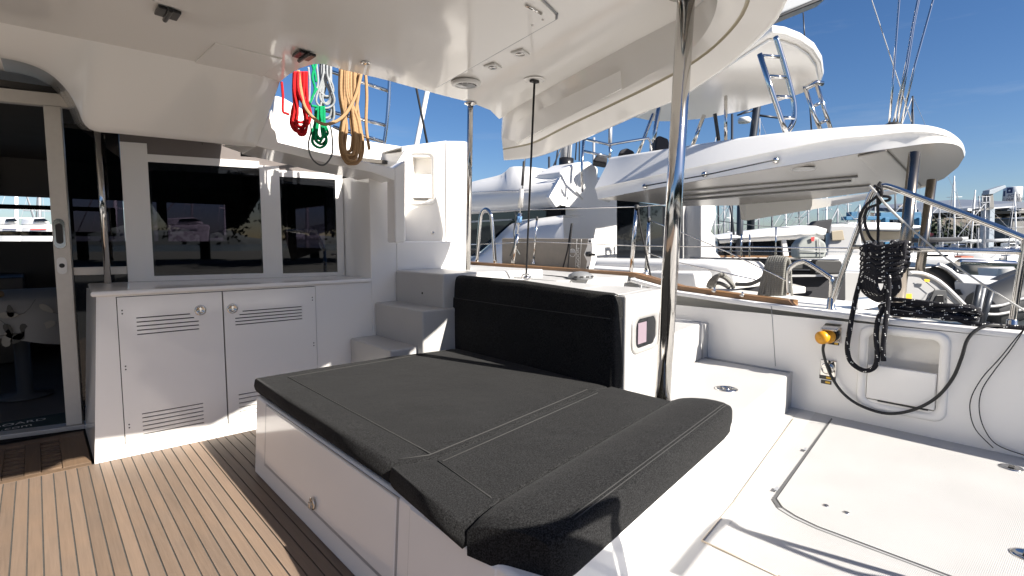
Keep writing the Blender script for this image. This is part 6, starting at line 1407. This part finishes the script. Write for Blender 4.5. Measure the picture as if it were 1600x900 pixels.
spec = [(1123, 205, 46, MASTD, 'dark masted sailboat nearest the neighbouring stair moulding'), (1131, 300, 60, MASTG, 'grey masted sailboat second from the stair moulding'), (1172, 322, 70, MASTG, 'short grey masted sailboat behind the low coachroof'),
        (1185, 185, 52, MASTG, 'tall thin grey masted sailboat rising behind the big ladder'), (1250, 318, 58, MASTD, 'sailboat with a dark mast above the black boom cover'), (1262, 300, 64, MASTG, 'sailboat with a grey mast right of the black boom cover'),
        (1278, 312, 55, MASTG, 'grey masted sailboat just left of the bright white mast'), (1290, 300, 44, MASTW, 'sailboat with a bright white mast beyond the wheelhouse'), (1326, 290, 60, MASTG, 'sailboat with a grey mast beyond the tilted rail'), (1398, 270, 66, MASTD, 'dark masted sailboat behind the boat lift'), (1430, 300, 52, MASTW, 'white masted sailboat at the right end of the boat lift'), (1424, 150, 40, MASTD, 'black masted sailboat whose top stands above the neighbouring overhang')]
for k, (x_, y_, d_, m_, l) in enumerate(spec): sailboat(x_, y_, d_, 9 + (k * 7 % 4), l, R(70 + 23 * (k % 4)), m_, lean=(-2, 1, 0, 2)[k % 4])
# dark mast with radar behind the neighbour's flybridge
t = thing('radar_mast', onD(1180, 260, 24), 'black raked mast with a white radar dome behind the neighbouring flybridge', 'mast')
MB().tube([onD(1172, 400, 24), onD(1176, 218, 24), onD(1183, 165, 24), onD(1189, 120, 24)], 0.16, 10).build('spar', MASTD, t)
MB().lathe(onD(1163, 189, 23.8), ZUP, [(0.01, -0.12), (0.25, -0.08), (0.28, 0.05), (0.22, 0.14), (0, 0.16)], 18).build('radar_dome', WHITEP, t)
MB().tube([onD(1152, 180, 24), onD(1180, 172, 24)], 0.035, 6).tube([onD(1153, 180, 24), onD(1178, 167, 24)], 0.03, 6).tube([onD(1184, 180, 24), onD(1216, 184, 24)], 0.05, 6).build('bracket', MASTD, t)
for px, yt, d_, m_, l in ((927, 215, 30, MASTG, 'grey spar rising behind the flybridge guard rail'), (1143, 178, 30, MASTD, 'thin black spar just left of the radar dome'), (857, 245, 34, MASTD, 'thin dark spar behind the helm seat')):
    one(MB().tube([onD(px, 420, d_), onD(px + 1, yt, d_)], 0.07, 8), 'spar', m_, l, 'mast')
# boats ahead, seen through the saloon windows
for k, (x_, y_, d_, l) in enumerate(((25, 250, 26, 'sailboat with its mast showing at the left of the far saloon window'), (62, 240, 34, 'sailboat showing in the middle of the far saloon window'), (180, 230, 30, 'sailboat showing through the fixed glass beside the sliding door'), (300, 220, 40, 'sailboat showing in the left half of the big window'), (352, 225, 28, 'sailboat showing in the right half of the big window'), (480, 225, 36, 'sailboat showing through the smaller window'))):
    sailboat(x_, y_, d_, 10 + k % 3, l, R(75 + 18 * k), (MASTW, MASTG)[k % 2])

for k, (x_, w, d_, l) in enumerate(((20, 34, 19, 'white motor cruiser showing at the left of the far saloon window'), (66, 40, 23, 'white motor cruiser with a red cover showing in the far saloon window'), (300, 60, 24, 'white motor cruiser showing low in the big smoked window'))):
    t = thing('motor_cruiser', onD(x_, 400, d_), l, 'boat', 'motor cruisers moored ahead of the saloon')
    px_prism([(x_ - w / 2, 352), (x_ + w / 2, 350), (x_ + w / 2 - 4, 384), (x_ - w / 2 + 2, 384)], fd(d_), (-0.6, 1.8, 0), 'hull', GELN, t, bevel=0.1)
    px_prism([(x_ - w / 3, 340), (x_ + w / 12, 339), (x_ + w / 2.6, 351), (x_ - w / 2.4, 352)], fd(d_ + 0.4), (-0.4, 1.4, 0), 'cabin', GELN, t, bevel=0.08)
    px_prism([(x_ - w / 3 + 2, 342), (x_ + w / 12, 341), (x_ + w / 4, 346), (x_ - w / 3, 346.5)], fd(d_ + 0.3), (-0.02, 0.05, 0), 'window', NIGHT, t)
    px_prism([(x_ - w / 2 + 2, 358), (x_ + w / 6, 357.5), (x_ + w / 6, 359), (x_ - w / 2 + 2, 359.5)], fd(d_ - 0.05), (-0.02, 0.03, 0), 'stripe', (NAVY, RED, MASTG)[k], t)

lab = ['white sailing yacht with a blue cover moored left behind the aft rail', 'small fishing boat with a dark cabin moored behind the aft rail', 'white day cruiser with a red waterline stripe moored behind the aft rail']
for k, (x_, w, y_, d_) in enumerate(((1472, 22, 404, 50), (1496, 18, 407, 48), (1528, 20, 404, 52))):
    t = thing('moored_boat', onD(x_, 410, d_), lab[k], 'boat', 'small boats on the near pontoon')
    px_prism([(x_ - w / 2, y_ - 3), (x_ + w / 2, y_ - 4), (x_ + w / 2 - 3, y_ + 4), (x_ - w / 2 + 1, y_ + 4)], fd(d_), (1.2, 0.9, 0), 'hull', (GELN, SHADEB, GELN)[k], t, bevel=0.08)
    px_prism([(x_ - w / 4, y_ - 8), (x_ + w / 8, y_ - 9), (x_ + w / 4, y_ - 3), (x_ - w / 4, y_ - 3)], fd(d_ + 0.4), (0.8, 0.6, 0), 'cabin', (NAVY, GELGL, GELN)[k], t, bevel=0.06)
    px_prism([(x_ - w / 2, y_ - 0.5), (x_ + w / 2 - 1.5, y_ - 1), (x_ + w / 2 - 2, y_ + 0.5), (x_ - w / 2, y_ + 1)], fd(d_ - 0.05), (0.03, 0.02, 0), 'stripe', (NAVY, MASTG, RED)[k], t)
    MB().tube([onD(x_, y_ - 4, d_ + 0.2), onD(x_ + 1, y_ - 30 - 9 * k, d_ + 0.2)], 0.05, 6).build('mast', MASTG, t)

for k, (x_, y_, d_, m_, l) in enumerate(((1116, 330, 40, MASTG, 'grey masted sailboat showing just right of the sliding door'), (1142, 318, 50, MASTW, 'white masted sailboat behind the dark forestay'), (1205, 325, 44, MASTD, 'dark masted sailboat over the middle of the farther coachroof'), (1228, 322, 62, MASTW, 'white masted sailboat over the right end of the farther coachroof'), (1308, 326, 38, MASTG, 'grey masted sailboat just behind the wheelhouse'), (1345, 320, 48, MASTW, 'white masted sailboat left of the boat lift gantry'), (1366, 312, 58, MASTG, 'grey masted sailboat over the middle of the boat lift'), (1468, 322, 54, MASTG, 'grey masted sailboat left of the tall pale mast'), (1538, 318, 52, MASTG, 'grey masted sailboat just left of the dock crane'), (1588, 300, 50, MASTW, 'white masted sailboat before the grey shed'))):
    sailboat(x_, y_, d_, 8 + k % 3, l, R(60 + 29 * (k % 5)), m_, lean=(1, -2, 2, 0)[k % 4])
